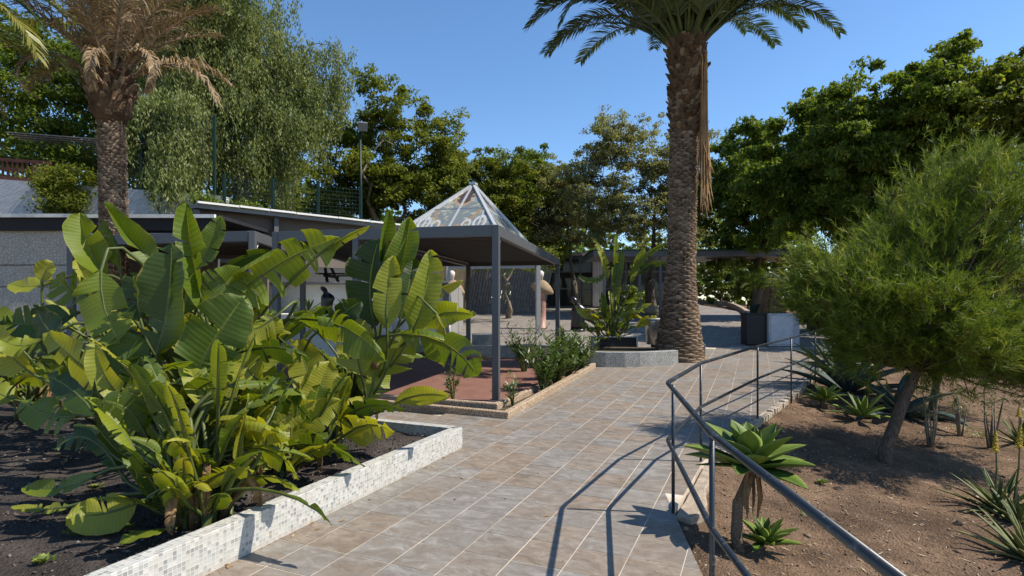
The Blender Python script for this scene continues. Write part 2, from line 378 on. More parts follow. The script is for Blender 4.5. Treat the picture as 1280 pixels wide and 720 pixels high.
for c in cells:
    poly = [(c + AD * a * h_ + BD * b * h_) for a, b in ((-1, -1), (-1, 1), (1, 1), (1, -1))]; poly = [(p.x, p.y) for p in poly]
    full = all(p[0] < xr(p[1]) - .01 for p in poly)
    if not full:
        # trim at the edge of the path
        k = [(a, b) for a, b in zip(EDGE, EDGE[1:]) if a[1] <= c.y < b[1]]
        cl = clip(poly, k[0][0], k[0][1]) if k else poly
        if 4.0 < c.y < 4.45 and c.x < 1.6:
            c1 = clip(poly, EDGE[2], EDGE[3]); c2 = clip(clip(poly, EDGE[3], EDGE[4]), EDGE[2], EDGE[3], False)
            cl = c1 if len(c1) > 2 and abs(area(c1)) > .02 else c2
        if len(cl) < 3 or abs(area(cl)) < .006: continue
        poly = cl
    zc = g(c.y); sl_ = (g(c.y + .1) - g(c.y - .1)) / .2
    if n_t < 290:
        if full:
            o = bpy.data.objects.new('tile', me_tile); COL.objects.link(o); o.parent = path
            o.location = (c.x, c.y, zc + rng.uniform(0, .0008)); ang = -RA
            nv_ = Vector((rng.uniform(-.0012, .0012), -sl_ + rng.uniform(-.0012, .0012), 1)).normalized(); bx_ = (BD - nv_ * BD.dot(nv_)).normalized(); ay_ = nv_.cross(bx_)
            o.rotation_euler = Matrix((bx_, ay_, nv_)).transposed().to_euler()
        else:
            m = MB(); V_, F_ = tile_verts([(x - c.x, y - c.y) for x, y in poly], 0); o = m.add([(x, y, z + sl_ * y) for x, y, z in V_], F_).build('tile', M_tile, path); o.location = (c.x, c.y, zc)
        n_t += 1
    else:
        if len(poly) != 4:
            odd.add([(x, y, g(y) + .0022) for x, y in poly], [tuple(range(len(poly)))] if area(poly) > 0 else [tuple(range(len(poly) - 1, -1, -1))]); continue
        r_ = rng.random(); n0 = len(far_v)
        for x, y in poly: far_v.append((x, y, g(y) + .0022))
        far_f.append((n0 + 3, n0 + 2, n0 + 1, n0)); far_r.append(r_)
F_ = np.array(far_f); o = np_obj('tiles', far_v, F_, M_tile_j, path, far_r); kind(o, 'stuff')
if odd.v: kind(odd.build('tiles', M_tile_j, path), 'stuff')

# ------------------------------------------------------------------ walls and kerbs as mitred runs
def run(pts, th, z0, z1, closed=False, side=1):
    """wall of thickness th to one side of the polyline; profile unrolled into UV metres"""
    pts = [Vector((p[0], p[1], 0)) for p in pts]; n = len(pts); off = []
    for i, p in enumerate(pts):
        a = pts[i - 1] if (i > 0 or closed) else None; b = pts[(i + 1) % n] if (i < n - 1 or closed) else None
        ns = []
        for u, v in ((a, p), (p, b)):
            if u is None or v is None: continue
            d = (v - u).normalized(); ns.append(Vector((-d.y, d.x, 0)) * side)
        nn = sum(ns, Vector()) / len(ns); nn = nn / max(.35, nn.length_squared); off.append(p + nn * th)
    m = MB(); m.uv = []; L = 0; idx = []
    for i in range(n + (1 if closed else 0)):
        p, q = pts[i % n], off[i % n]
        if i: L += (pts[i % n] - pts[(i - 1) % n]).length
        za, zb = z0(p.y) if callable(z0) else z0, z1(p.y) if callable(z1) else z1
        H = zb - za
        m.v += [(p.x, p.y, za), (p.x, p.y, zb), (q.x, q.y, zb), (q.x, q.y, za)]
        m.uv += [(L, 0), (L, H), (L, H + th), (L, 2 * H + th)]
    for i in range(n - 1 + (1 if closed else 0)):
        a, b = 4 * i, 4 * i + 4
        for k in range(3): m.f.append((a + k, b + k, b + k + 1, a + k + 1) if side < 0 else (a + k, a + k + 1, b + k + 1, b + k))
    if not closed:
        e = 4 * (n - 1)
        m.f += [(0, 3, 2, 1), (e, e + 1, e + 2, e + 3)]
    return m
c_end = Vector((-.517, 6.1, 0)); near = c_end - AD * 4.6; far_l = c_end - BD * 5.2
WALL_TOP = .235
bed = run([near, c_end - AD * .03, c_end - BD * .03, far_l], .11, -.02, WALL_TOP, side=1)
bw = bed.build('planter_wall', M_mosaic, bevel=.004); tag(bw, 'low planter wall clad in white and grey mosaic around the big-leaved plants', 'planter wall')
# dark lava soil inside the bed
m = MB(); sv = []; sx = np.linspace(-9.5, 0, 80); r2 = random.Random(3)
for j in range(90):
    s_ = -5.0 + j * (4.95 / 89)
    for i in range(80):
        w_ = -9.5 + i * (9.42 / 79)
        p = c_end + AD * s_ + BD * w_; zz = .13 + .02 * hash_noise(p.x, p.y, 2.2) + .014 * hash_noise(p.x, p.y, 7) + .01 * r2.uniform(-1, 1)
        sv.append((p.x, p.y, zz - (.02 if (i > 76 or j > 86) else 0)))
sf = [(j * 80 + i, j * 80 + i + 1, (j + 1) * 80 + i + 1, (j + 1) * 80 + i) for j in range(89) for i in range(79)]
soil = kind(np_obj('soil_bed', sv, sf, M_lava, smooth=True), 'structure'); soil['label'] = 'dark lava soil of the planting bed'
def soil_z(x, y): return .13 + .02 * hash_noise(x, y, 2.2) + .014 * hash_noise(x, y, 7)

def scatter_stones(name, pts, sizes, mat, label, cat):
    """small stones: squashed octahedra"""
    base = np.array([(1, 0, 0), (-1, 0, 0), (0, 1, 0), (0, -1, 0), (0, 0, 1), (0, 0, -1)], dtype=float)
    F0 = np.array([(0, 2, 4), (2, 1, 4), (1, 3, 4), (3, 0, 4), (2, 0, 5), (1, 2, 5), (3, 1, 5), (0, 3, 5)])
    R = np.random.default_rng(len(pts)); n = len(pts); V = base[None] * (1 + R.uniform(-.35, .35, (n, 6, 1)))
    V *= R.uniform(.6, 1.2, (n, 1, 3)) * np.array([1, 1, .65]); a = R.uniform(0, 2 * pi, n); ca, sa = np.cos(a)[:, None], np.sin(a)[:, None]
    X = V[:, :, 0] * ca - V[:, :, 1] * sa; Y = V[:, :, 0] * sa + V[:, :, 1] * ca; V = np.stack([X, Y, V[:, :, 2]], 2)
    V = V * np.asarray(sizes)[:, None, None] + np.asarray(pts)[:, None, :]
    F = F0[None] + (np.arange(n) * 6)[:, None, None]
    o = np_obj(name, V.reshape(-1, 3), F.reshape(-1, 3), mat, rnd=np.repeat(R.random(n), 8)); kind(o, 'stuff'); o['label'] = label; return o
M_lavastone = mat_leaf('lava_stones', [(0, (.015, .013, .012)), (.7, (.07, .06, .053)), (1, (.19, .165, .145))], .9, .2, 0)
M_gritstone = mat_leaf('grit_stones', [(0, (.07, .05, .035)), (.6, (.2, .14, .095)), (.85, (.34, .25, .17)), (1, (.5, .42, .33))], .9, .2, 0)
pts, szs = [], []
for _ in range(10000):
    s_ = -4.9 + 4.8 * rng.random(); w_ = -.14 - 5.5 * rng.random() ** 1.3; p = c_end + AD * s_ + BD * w_
    z = soil_z(p.x, p.y); s = .004 + .016 * rng.random() ** 3; pts.append((p.x, p.y, z + s * .2)); szs.append(s)
scatter_stones('lava_gravel', pts, szs, M_lavastone, 'loose black lava gravel on the planting bed', 'gravel')
pts, szs = [], []
while len(pts) < 14000:
    y = 1.6 + 8 * rng.random() ** 1.2; x = xr(y) + .04 + 6.5 * rng.random() ** 1.2
    if abs(x) > y * 1.1 + .5: continue
    s = .003 + .013 * rng.random() ** 4 + (.03 * rng.random() if rng.random() < .003 else 0); pts.append((x, y, terr(x, y) + s * .15)); szs.append(s)
scatter_stones('grit', pts, szs, M_gritstone, 'loose grit and small stones on the brown slope', 'gravel')
# dry needle litter and leaf bits on the slope
LV, LF, LR = [], [], []
for _ in range(5200):
    y = 2.0 + 8 * rng.random(); x = xr(y) + .1 + 6 * rng.random()
    if abs(x) > y * 1.05 + .4: continue
    a = rng.random() * 2 * pi; l = rng.uniform(.01, .045); w = rng.uniform(.0015, .007); z = terr(x, y) + rng.uniform(.004, .012); d = Vector((cos(a), sin(a), rng.uniform(-.2, .2))) * l; q = Vector((-sin(a), cos(a), 0)) * w
    n0 = len(LV); c = Vector((x, y, z)); LV += [c - d, c + q, c + d, c - q]; LF.append((n0, n0 + 1, n0 + 2, n0 + 3)); LR.append(rng.random())
M_litter = mat_leaf('dry_litter', [(0, (.16, .09, .045)), (.6, (.34, .22, .12)), (1, (.55, .44, .30))], .8, .2, .1)
o = kind(np_obj('leaf_litter', LV, LF, M_litter, rnd=LR), 'stuff'); o['label'] = 'dry needles and leaf bits on the slope'

# fallen leaf bits and blown soil on the paving, thickest along the walls
LV, LF, LR = [], [], []
for _ in range(900):
    if rng.random() < .6: p = c_end - AD * 4.5 * rng.random() + BD * (.01 + .25 * rng.random() ** 3)
    else: p = Vector((rng.uniform(-1.5, 3.5), rng.uniform(3, 11), 0))
    if p.x > xr(p.y) - .03 or (p.y > 7.6 and p.x < xl(p.y) + .08) or ((p - c_end).dot(BD) < .01 and (p - c_end).dot(AD) < .01): continue
    big_ = rng.random() < .05; a = rng.random() * 2 * pi; l = rng.uniform(.018, .035) if big_ else rng.uniform(.003, .010); w = l * rng.uniform(.25, .5); z = g(p.y) + .006; d = Vector((cos(a), sin(a), 0)) * l; q = Vector((-sin(a), cos(a), 0)) * w
    n0 = len(LV); c = Vector((p.x, p.y, z)); LV += [c - d, c + q + Vector((0, 0, .004 if big_ else 0)), c + d, c - q + Vector((0, 0, .005 if big_ else 0))]; LF.append((n0, n0 + 1, n0 + 2, n0 + 3)); LR.append(rng.random())
o = kind(np_obj('fallen_leaves', LV, LF, M_litter, rnd=LR), 'stuff'); o['label'] = 'dry leaf bits scattered on the tiled path'

# rough concrete footing and the row of edging stones under the handrail
m = MB(); pl = [Vector((x, y, 0)) for x, y in EDGE[3:5]]; d = (pl[1] - pl[0]).normalized(); nrm = Vector((d.y, -d.x, 0))
poly = []
for k in range(9):
    p = pl[0] + (pl[1] - pl[0]) * (k / 8); poly.append(p + nrm * (.012 + .012 * rng.random()))
for k in range(8, -1, -1):
    p = pl[0] + (pl[1] - pl[0]) * (k / 8); poly.append(p + nrm * (.08 + .09 * max(0, 1 - abs(k - 2) / 4) + .05 * rng.random()))
m.prism([(p.x, p.y) for p in poly[::-1]], -.4, lambda x, y: -.022 + .012 * rng.random())
tag(m.build('concrete_footing', M_conc, bevel=.01), 'broken rough concrete footing at the corner of the handrail', 'footing')
kerb = thing('stone_edging', 'row of upright pale stones edging the path below the handrail', 'edging', (2.6, 6.6, 0))
def along(pts, step):
    out = []; acc = 0
    for a, b in zip(pts, pts[1:]):
        a, b = Vector((*a, 0)), Vector((*b, 0)); L = (b - a).length; t = acc
        while t < L: out.append((a + (b - a) * (t / L), (b - a).normalized())); t += step
        acc = t - L
    return out
M_edgestone = mat_plain('edging_stone', (.40, .34, .27), .95, .15, 0, .3, 9, .7, 30, .02)
for p, d in along(EDGE[4:8], .135):
    if (p - Vector((1.86, 5.55, 0))).length < .25: continue
    nr = Vector((d.y, -d.x, 0)); w = .115 + rng.uniform(-.015, .01); hgt = .26 + rng.uniform(-.03, .03)
    m = MB(); m.box(p + nr * (.045 + rng.uniform(-.008, .008)) + Vector((0, 0, g(p.y) + .012 + rng.uniform(-.02, .015) - hgt / 2)), (w, .085, hgt), atan2(d.y, d.x) + rng.uniform(-.06, .06))
    m.build('stone', M_edgestone, kerb, bevel=.014)
settle(kerb)

# ------------------------------------------------------------------ handrail
RT, RM = .96, .535
posts = [Vector((.82, 1.05, 0)), Vector((.90, 2.56, 0)), Vector((1.19, 4.2, 0)), G(876, 577), G(947, 524), G(989, 499), G(1019, 481), G(1045, 467)]
rail = thing('handrail', 'dark worn metal handrail with two tubes running beside the path', 'handrail', (1.19, 4.2, 0))
def poly_bend(pts, r=.07, n=4):
    out = [pts[0]]
    for a, b, c in zip(pts, pts[1:], pts[2:]):
        da, dc = (a - b).normalized(), (c - b).normalized()
        if da.angle(-dc) < .25: out.append(b); continue
        p0, p2 = b + da * r, b + dc * r
        for k in range(n + 1): t = k / n; out.append(p0 * (1 - t) ** 2 + b * 2 * t * (1 - t) + p2 * t * t)
    return out + [pts[-1]]
for h, nm, rr in ((RT, 'top_rail', .0165), (RM, 'middle_rail', .0150)):
    pp = [Vector((p.x, p.y, g(p.y) + h)) for p in posts]; pp[2] += Vector((-.035, .03, 0))
    MB().tube(poly_bend(pp), rr, 12).build(nm, M_rail, rail, True)
for i, p in enumerate(posts):
    MB().tube([(p.x, p.y, g(p.y) - .3), (p.x, p.y, g(p.y) + RT - .01)], .0128, 10).build('post', M_rail, rail, True)
settle(rail)
# ------------------------------------------------------------------ pavilion: kerbs, floor, pergola with glass pyramid
FLZ = .09
K0, K1 = G(635, 524), G(732.5, 466.7)
ka = (K1 - K0); ka.z = 0; ka.normalize(); kb = Vector((-ka.y, ka.x, 0))
K0 = vz(K0, 0); K1 = vz(K1, 0)
ok_ = run([K0 - BD * 5.5, K0, K1, K1 + ka * .9], .10, -.1, lambda y: max(.105, g(y) + .09), side=1)
tag(ok_.build('pebble_kerb', M_pebble, bevel=.012), 'outer kerb of pebble-dashed concrete around the pavilion trough', 'kerb')
I0 = K0 + ka * .42 + kb * .33; I0b = I0 - BD * 4.4
m2 = run([I0 + BD * 0 - BD * 4.4, I0, I0 + ka * 2.6], .09, -.1, .15, side=1); tag(m2.build('pebble_kerb', M_pebble, bevel=.02), 'inner stepped kerb of pebble-dashed concrete beside the red floor', 'kerb')
m = MB(); q = [K0 + ka * .05 + kb * .02, K1 + ka * .9 + kb * .02, K1 + ka * .9 + kb * .6, K0 + ka * .05 + kb * .6]
o = m.prism([(p.x, p.y) for p in q], -.1, .055).build('trough_soil', M_turf); kind(o, 'structure'); o['label'] = 'soil in the trough between the two kerbs'
FL = I0 + kb * .07 + ka * .07
fl = [FL - BD * 7.5, FL, FL + ka * 6.6, Vector((1.5, 15.35, 0)), Vector((-8, 16.3, 0))]
red = kind(MB().prism([(p.x, p.y) for p in fl[::-1]] if area([(p.x, p.y) for p in fl]) < 0 else [(p.x, p.y) for p in fl], -.1, FLZ).build('pavilion_floor', M_redfloor), 'structure'); red['label'] = 'smooth red pavilion floor'

NP = Vector((-.24, 8.59, 0)); S_ = Vector((.2202, .9755, 0)); Wd = Vector((-.9755, .2202, 0)); RZ = 2.74
pav = thing('pavilion', 'grey metal pergola with a patterned glass pyramid on its roof', 'pavilion', NP)
pa = atan2(S_.y, S_.x)
pl_ = {'a': NP, 'b': NP + S_ * 6.54, 'c': NP + Wd * 2.3, 'd': NP + S_ * 6.54 + Wd * 2.45, 'e': NP + Wd * 3.75, 'f': Vector((-4.1, 15.0, 0))}
for k, p in pl_.items():
    m = MB().box(vz(p, (FLZ + RZ) / 2), (.105, .105, RZ - FLZ), pa); po = m.build('post', M_frame, pav, bevel=.006)
    MB().box(vz(p, FLZ + .006), (.2, .2, .012), pa).build('foot_plate', M_frame, po)
bh = .17
def beam(a, b, par, nm='beam', hz=RZ, w=.1): MB().bar(vz(a, hz - bh / 2 + .002), vz(b, hz - bh / 2 + .002), w, bh).build(nm, M_frame, par, bevel=.004)
for a, b in (('a', 'b'), ('c', 'd'), ('e', 'f')):
    d = (pl_[b] - pl_[a]).normalized(); beam(pl_[a] + d * .056, pl_[b] - d * .056, pav)
for a, b in (('a', 'c'), ('c', 'e'), ('b', 'd'), ('d', 'f')):
    d = (pl_[b] - pl_[a]).normalized(); beam(pl_[a] + d * .056, pl_[b] - d * .056, pav)
for k in range(32):                                         # closed louvre blades
    t0 = (k + .5) / 32
    for u, v in ((('a', 'b'), ('c', 'd')), (('c', 'd'), ('e', 'f'))):
        p = pl_[u[0]].lerp(pl_[u[1]], .01 + .98 * t0); q = pl_[v[0]].lerp(pl_[v[1]], .01 + .98 * t0); d = (q - p).normalized()
        MB().bar(vz(p + d * .06, RZ - .065), vz(q - d * .06, RZ - .065), .196, .022, (0, -.05, 1)).build('louvre', M_louvre, pav)
# little spacer lugs along the inner beam
m = MB()
for k in range(44):
    p = pl_['c'].lerp(pl_['d'], .05 + .92 * k / 44) + Wd * -.07; m.box(vz(p, RZ - .1), (.05, .02, .03), pa)
m.build('louvre_clips', M_white, pav)
for a, b, c in (('a', 'b', 'c'), ('b', 'a', 'd')):          # brackets under the corners
    d = (pl_[b] - pl_[a]).normalized(); MB().bar(vz(pl_[a] + d * .05, RZ - .4), vz(pl_[a] + d * .28, RZ - .16), .03, .03).build('bracket', M_frame, pav)
# pyramid
def mat_stained():
    t = NT('patterned_glass'); uv = t.n('ShaderNodeUVMap', uv_map='UVMap').outputs[0]; u, v, _ = t.sep(uv)
    au = t.math('ABSOLUTE', u)
    def ring(cx, cy, r, w):
        d = t.math('SQRT', t.math('ADD', t.math('POWER', t.math('SUBTRACT', au, cx), 2.0), t.math('POWER', t.math('SUBTRACT', v, cy), 2.0)))
        return t.ramp(t.math('ABSOLUTE', t.math('SUBTRACT', d, r)), [(w * .8, 1.0), (w, 0.0)])
    def disc(cx, cy, r):
        d = t.math('SQRT', t.math('ADD', t.math('POWER', t.math('SUBTRACT', au, cx), 2.0), t.math('POWER', t.math('SUBTRACT', v, cy), 2.0)))
        return t.ramp(d, [(r, 1.0), (r + .01, 0.0)])
    col = (.30, .33, .32)
    col = t.mix(disc(0, .72, .22), col, (.13, .07, .04))
    wv = t.noise(t.mapping(uv, (3, 7, 1)), 1.0, 3, .5, 2.0)
    col = t.mix(t.math('MULTIPLY', t.ramp(wv, [(.52, 0.0), (.55, 1.0)]), t.ramp(au, [(.12, 0.0), (.16, 1.0)])), col, (.62, .60, .42))
    col = t.mix(ring(0, .72, .23, .035), col, (.62, .42, .24)); col = t.mix(ring(0, .52, .52, .035), col, (.55, .36, .18))
    col = t.mix(ring(.62, .10, .12, .03), col, (.8, .8, .76)); col = t.mix(ring(.34, .07, .08, .025), col, (.8, .8, .76))
    b = t.n('ShaderNodeBsdfPrincipled'); t.put(b.inputs['Base Color'], col); b.inputs['Roughness'].default_value = .08; b.inputs['Specular IOR Level'].default_value = .8
    tr = t.n('ShaderNodeBsdfTransparent'); tr.inputs[0].default_value = (.8, .85, .86, 1); mx = t.n('ShaderNodeMixShader')
    t.put(mx.inputs[0], .55); t.t.links.new(tr.outputs[0], mx.inputs[1]); t.t.links.new(b.outputs[0], mx.inputs[2]); t.t.links.new(mx.outputs[0], t.out.inputs['Surface']); return t.m
M_stain = mat_stained(); M_bar = mat_plain('pyramid_bar', (.40, .41, .41), .4, .5, .1, .06)
FRp = NP + S_ * .16 + Wd * .06; PW, PL, PH = 1.5, 2.7, .95; pz = RZ + .01
cs = [vz(FRp, pz), vz(FRp + S_ * PL, pz), vz(FRp + S_ * PL + Wd * PW, pz), vz(FRp + Wd * PW, pz)]
apx = sum(cs, Vector()) / 4 + Vector((0, 0, PH))
pyr = MB().box(apx + Vector((0, 0, .01)), (.16, .12, .035), pa).build('pyramid_cap', M_bar, pav)
for i in range(4):
    a, b = cs[i], cs[(i + 1) % 4]; mid = (a + b) / 2
    def fp(u, v): return (mid + (b - a) * .5 * u * (1 - v)) * (1 - v) + apx * v if False else a.lerp(b, .5 + .5 * u * 1).lerp(apx, v)
    def pt(u, v): return mid.lerp(apx, v) + (b - a) * .5 * u            # u in half widths measured on the base
    vb = .40
    for sg in (-1, 1):
        for (v0, v1) in ((.015, vb - .012), (vb + .012, .95)):
            e0, e1 = (1 - v0) - .03, (1 - v1) - .03; e1 = max(e1, .02)
            q = [(sg * .02, v0), (sg * e0, v0), (sg * e1, v1), (sg * .015, v1)]
            if sg > 0: q = q
            else: q = q[::-1]
            m = MB(); m.v = [tuple(pt(u, v)) for u, v in q]; m.f = [(0, 1, 2, 3)]; m.uv = q; m.build('glass_pane', M_stain, pav)
        MB().bar(pt(sg * .62, .012), pt(sg * .62 * .97, .36), .022, .022).build('glazing_bar', M_bar, pyr)
    MB().bar(a, apx, .05, .05).build('hip_bar', M_bar, pyr)
    MB().bar(pt(0, .0), pt(0, .97), .03, .03).build('glazing_bar', M_bar, pyr)
    MB().bar(pt(-.58, vb), pt(.58, vb), .025, .025).build('glazing_bar', M_bar, pyr)
    MB().bar(a, b, .05, .04).build('base_bar', M_bar, pyr)
settle(pav)

# the smaller pergola next to it
Q0 = vz(P(316, 289, 9.3), 0); zq = 2.74; s2 = Vector((-.11, .994, 0)); w2 = Vector((-.97, .20, 0)).normalized()
per = thing('pergola', 'grey metal pergola without pyramid beside the shade screen', 'pergola', Q0)
qq = [Q0, Q0 + s2 * 3.2, Q0 + w2 * 3.6, Q0 + w2 * 3.6 + s2 * 3.2]
for p in qq: MB().box(vz(p, (FLZ - .2 + zq) / 2), (.105, .105, zq - FLZ + .2), .1).build('post', M_frame, per, bevel=.006)
for a, b in ((0, 1), (2, 3), (0, 2), (1, 3)):
    d = (qq[b] - qq[a]).normalized(); beam(qq[a] + d * .056, qq[b] - d * .056, per, 'beam', zq)
for k in range(16):
    p = qq[0].lerp(qq[1], (k + .5) / 16); q = qq[2].lerp(qq[3], (k + .5) / 16); d = (q - p).normalized()
    MB().bar(vz(p + d * .06, zq - .065), vz(q - d * .06, zq - .065), .19, .022, (0, -.3, 1)).build('louvre', M_louvre, per)
MB().bar(vz(Q0 + s2 * .05, zq - .36), vz(Q0 + s2 * .26, zq - .16), .03, .03).build('bracket', M_white, per)
settle(per)

# back wall of the sunken pavilion floor, loose blocks, curved planter by the palm
wallb = [Vector((-8.0, 16.35, 0)), Vector((-1.4, 15.45, 0)), Vector((1.55, 15.35, 0)), Vector((1.95, 14.2, 0))]
tag(run(wallb, .16, -.1, lambda y: .43 if y > 15 else .43, side=1).build('retaining_wall', M_terrazzo, bevel=.01), 'low speckled retaining wall behind the red pavilion floor', 'wall')
cp = [(733, 458), (757, 459.2), (781, 459.4), (800, 459), (815, 458), (828, 457), (848, 455)]
cw = [G(*p) for p in cp]; cw = [vz(cw[0], 0) + Vector((-.06, .9, 0))] + cw
tag(run([(p.x, p.y) for p in cw], .16, lambda y: g(y) - .1, lambda y: g(13.6) + .27, side=1).build('curved_planter', M_terrazzo, bevel=.012), 'curved low planter wall of speckled terrazzo at the foot of the tall palm', 'planter wall')
pr = [G(882, 447), G(884, 446) + Vector((.02, .8, 0))]
tag(run([(p.x, p.y) for p in pr], .14, lambda y: g(y) - .1, g(15) + .27, side=1).build('planter_end', M_terrazzo, bevel=.01), 'short white planter wall end beside the tall palm trunk', 'planter wall')
ps = [cw[1], cw[3], cw[5], cw[-1], cw[-1] + Vector((.1, 1.4, 0)), cw[1] + Vector((.4, 2.2, 0))]
o = kind(MB().prism([(p.x, p.y + .05) for p in ps], 0, g(14) + .2).build('planter_soil', M_turf), 'structure'); o['label'] = 'soil in the curved planter'
for px, py, Y, sz, lb in ((603, 437, 15.6, (.62, .5, .36), 'larger pale block behind the pavilion floor'), (572, 437, 15.75, (.4, .35, .3), 'smaller pale block beside the dark pavilion post')):
    b = P(px, py, Y); tag(MB().box((b.x, Y + .45, .34 + sz[2] / 2), sz, .1).build('stone_block', M_terrazzo, bevel=.012), lb, 'block')
# black trough planter with pale corners
M_black = mat_plain('black_trough', (.018, .018, .02), .5, .4, 0, .1, 5, .05); M_trim = mat_plain('pale_trim', (.5, .48, .44), .6, .3)
c = P(768, 440, 14.6); tr = thing('trough_planter', 'black rectangular trough with pale corner trim in the curved planter', 'planter', (c.x, 14.6, .5))
zt = c.z + .13
MB().box((c.x, 14.7, zt + .10), (1.12, .42, .30), .08).build('trough_body', M_black, tr, bevel=.006)
for sx in (-1, 1): MB().box((c.x + sx * .565, 14.48 + sx * .045, zt + .10), (.035, .035, .31), .08).build('corner_strip', M_trim, tr)
MB().box((c.x, 14.7, zt + .262), (1.16, .46, .02), .08).build('rim', M_trim, tr); settle(tr)
# litter bin
M_steel = mat_plain('galvanised', (.42, .42, .41), .32, .6, .75, .15, 8, .1)
b = G(818, 441); bb = thing('litter_bin', 'round galvanised steel litter bin behind the curved planter', 'bin', b)
MB().lathe([(.21, .22), (.235, .8), (.245, .86)], b, 22).build('bin_body', M_steel, bb, True); MB().lathe([(.255, .85), (.262, .88), (.24, .89), (.2, .885)], b, 22).build('bin_rim', M_trim, bb, True)
MB().lathe([(.16, 0), (.16, .06), (.09, .08), (.09, .22)], b, 16).build('bin_foot', M_black, bb, True); settle(bb)

# ------------------------------------------------------------------ sculptures
M_marble = mat_plain('red_marble', (.40, .21, .15), .5, .5, 0, .35, 7, .05); M_ochre = mat_plain('ochre_stone', (.30, .215, .13), .8, .2, 0, .2, 6, .3, 30)
M_pale = mat_plain('pale_marble', (.66, .60, .53), .6, .4, 0, .08, 6, .1); M_bronze = mat_plain('black_stone', (.012, .012, .013), .28, .6, 0, .1, 6, .1)
def loft(rings, seg=16):
    m = MB(); n = len(rings); vs = []
    for cx, cy, cz, rx, ry, tl in rings:
        for k in range(seg):
            a = 2 * pi * k / seg; vs.append((cx + rx * cos(a), cy + ry * sin(a), cz + tl * rx * cos(a)))
    fs = [(i * seg + k, i * seg + (k + 1) % seg, (i + 1) * seg + (k + 1) % seg, (i + 1) * seg + k) for i in range(n - 1) for k in range(seg)]
    fs += [tuple(range(seg - 1, -1, -1)), tuple((n - 1) * seg + k for k in range(seg))]; return m.add(vs, fs)
def bust(px, py, label, hs=1.0):
    b = G(px, py); t = thing('bust_sculpture', label, 'sculpture', b); x, y, z = b
    MB().lathe([(.24, 0), (.24, .05), (.17, .06), (.165, .6), (.16, 1.36), (.17, 1.38)], b, 18).build('pedestal', M_marble, t, True)
    sh = [(x, y, z + 1.36, .15, .13, 0), (x, y, z + 1.37, .26, .18, -.25), (x + .02, y, z + 1.45, .42, .24, -.34), (x + .02, y, z + 1.55, .44, .25, -.34), (x, y, z + 1.68, .36, .21, -.22), (x, y, z + 1.79, .22, .15, -.1), (x, y, z + 1.86, .085, .085, 0)]
    loft(sh, 20).build('shoulders', M_ochre, t, True)
    hd = [(x - .03, y, z + 1.82, .075, .08, 0), (x - .03, y - .01, z + 1.93, .07, .075, 0), (x - .035, y - .03, z + 1.97, .095, .11, 0), (x - .035, y - .03, z + 2.06, .12, .14, 0), (x - .03, y - .02, z + 2.14, .115, .135, 0), (x - .03, y, z + 2.2, .07, .08, 0), (x - .03, y, z + 2.22, .02, .02, 0)]
    h = loft(hd, 18).build('head', M_pale, t, True)
    MB().add([(x - .035 + a, y - .15 + c_, z + d) for a, c_, d in ((-.02, 0, 2.04), (.02, 0, 2.04), (0, -.05, 2.045), (0, .01, 2.1))], [(0, 2, 1), (0, 3, 2), (2, 3, 1)]).build('nose', M_pale, h)
    return settle(t)
bust(677, 411, 'pale head on scalloped ochre shoulders atop a red marble column')
bust(566, 411, 'bust on red marble column partly behind the dark pavilion post')
def dark_figure(b, s, label, lean=1):
    x, y, z = b; t = thing('stone_figure', label, 'sculpture', b)
    MB().lathe([(.26 * s, 0), (.26 * s, .05 * s), (.22 * s, .08 * s)], b, 18).build('plinth', M_bronze, t, True)
    r = [(0, 0, .08, .22, .19), (0, 0, .25, .22, .19), (.03, 0, .45, .23, .19), (.06, 0, .62, .27, .19), (.05, 0, .74, .23, .17), (.01, 0, .84, .12, .12), (-.02, 0, .89, .07, .08)]
    loft([(x + a * s * lean, y + b_ * s, z + c * s, d * s, e * s, 0) for a, b_, c, d, e in r], 18).build('robe', M_bronze, t, True)
    r = [(-.01, 0, .83, .07, .07), (-.05, 0, .90, .10, .11), (-.09, 0, .97, .12, .13), (-.13, 0, 1.05, .10, .11), (-.15, 0, 1.10, .04, .05)]
    loft([(x + a * s * lean, y + b_ * s, z + c * s, d * s, e * s, 0) for a, b_, c, d, e in r], 16).build('head', M_bronze, t, True); return settle(t)
dark_figure(G(722, 414), 1.14, 'black stone figure with bowed head on the plaza')
sb = P(408, 393, 13.4); dark_figure(Vector((sb.x, 13.4, sb.z)), .60, 'small black seated figure on a white plinth before the white wall')
tag(MB().box((sb.x, 13.4, (sb.z - .1) / 2 - .004), (.5, .5, sb.z + .1), .1).build('plinth', M_white, bevel=.01), 'white square plinth under the small black seated figure', 'plinth')

# ------------------------------------------------------------------ walls, terraces and shelters behind
wz = 2.15
tw = [Vector((-11, 17.8, 0)), Vector((-1.9, 17.2, 0))]
tag(run([(p.x, p.y) for p in tw], .25, -.1, wz, side=1).build('white_retaining_wall', M_white, bevel=.01), 'sunlit white retaining wall behind the small black figure', 'wall')
ter = kind(MB().prism([(-11, 18.0), (-1.9, 17.45), (-1.9, 22), (-11, 22)], 0, wz - .06).build('terrace', M_stonewall), 'structure'); ter['label'] = 'raised terrace behind the white wall'
tag(run([(-1.9 + .0, 17.2), (-1.88, 21.9)], .2, -.1, wz, side=1).build('terrace_side_wall', M_stonewall, bevel=.01), 'grey side wall closing the raised terrace', 'wall')
for k, yy in enumerate((17.15,)):
    tag(MB().box((-6.4, 17.48, wz + .03), (9.1, .62, .06), -.066).build('coping', M_stonewall, bevel=.01), 'dark coping slab along the white retaining wall', 'coping')
up = kind(MB().prism([(-34, 21.6), (-3.2, 21.6), (-1.5, 40), (-34, 40)], 0, 4.05).build('upper_terrace', M_turf), 'structure'); up['label'] = 'upper garden terrace with trees'
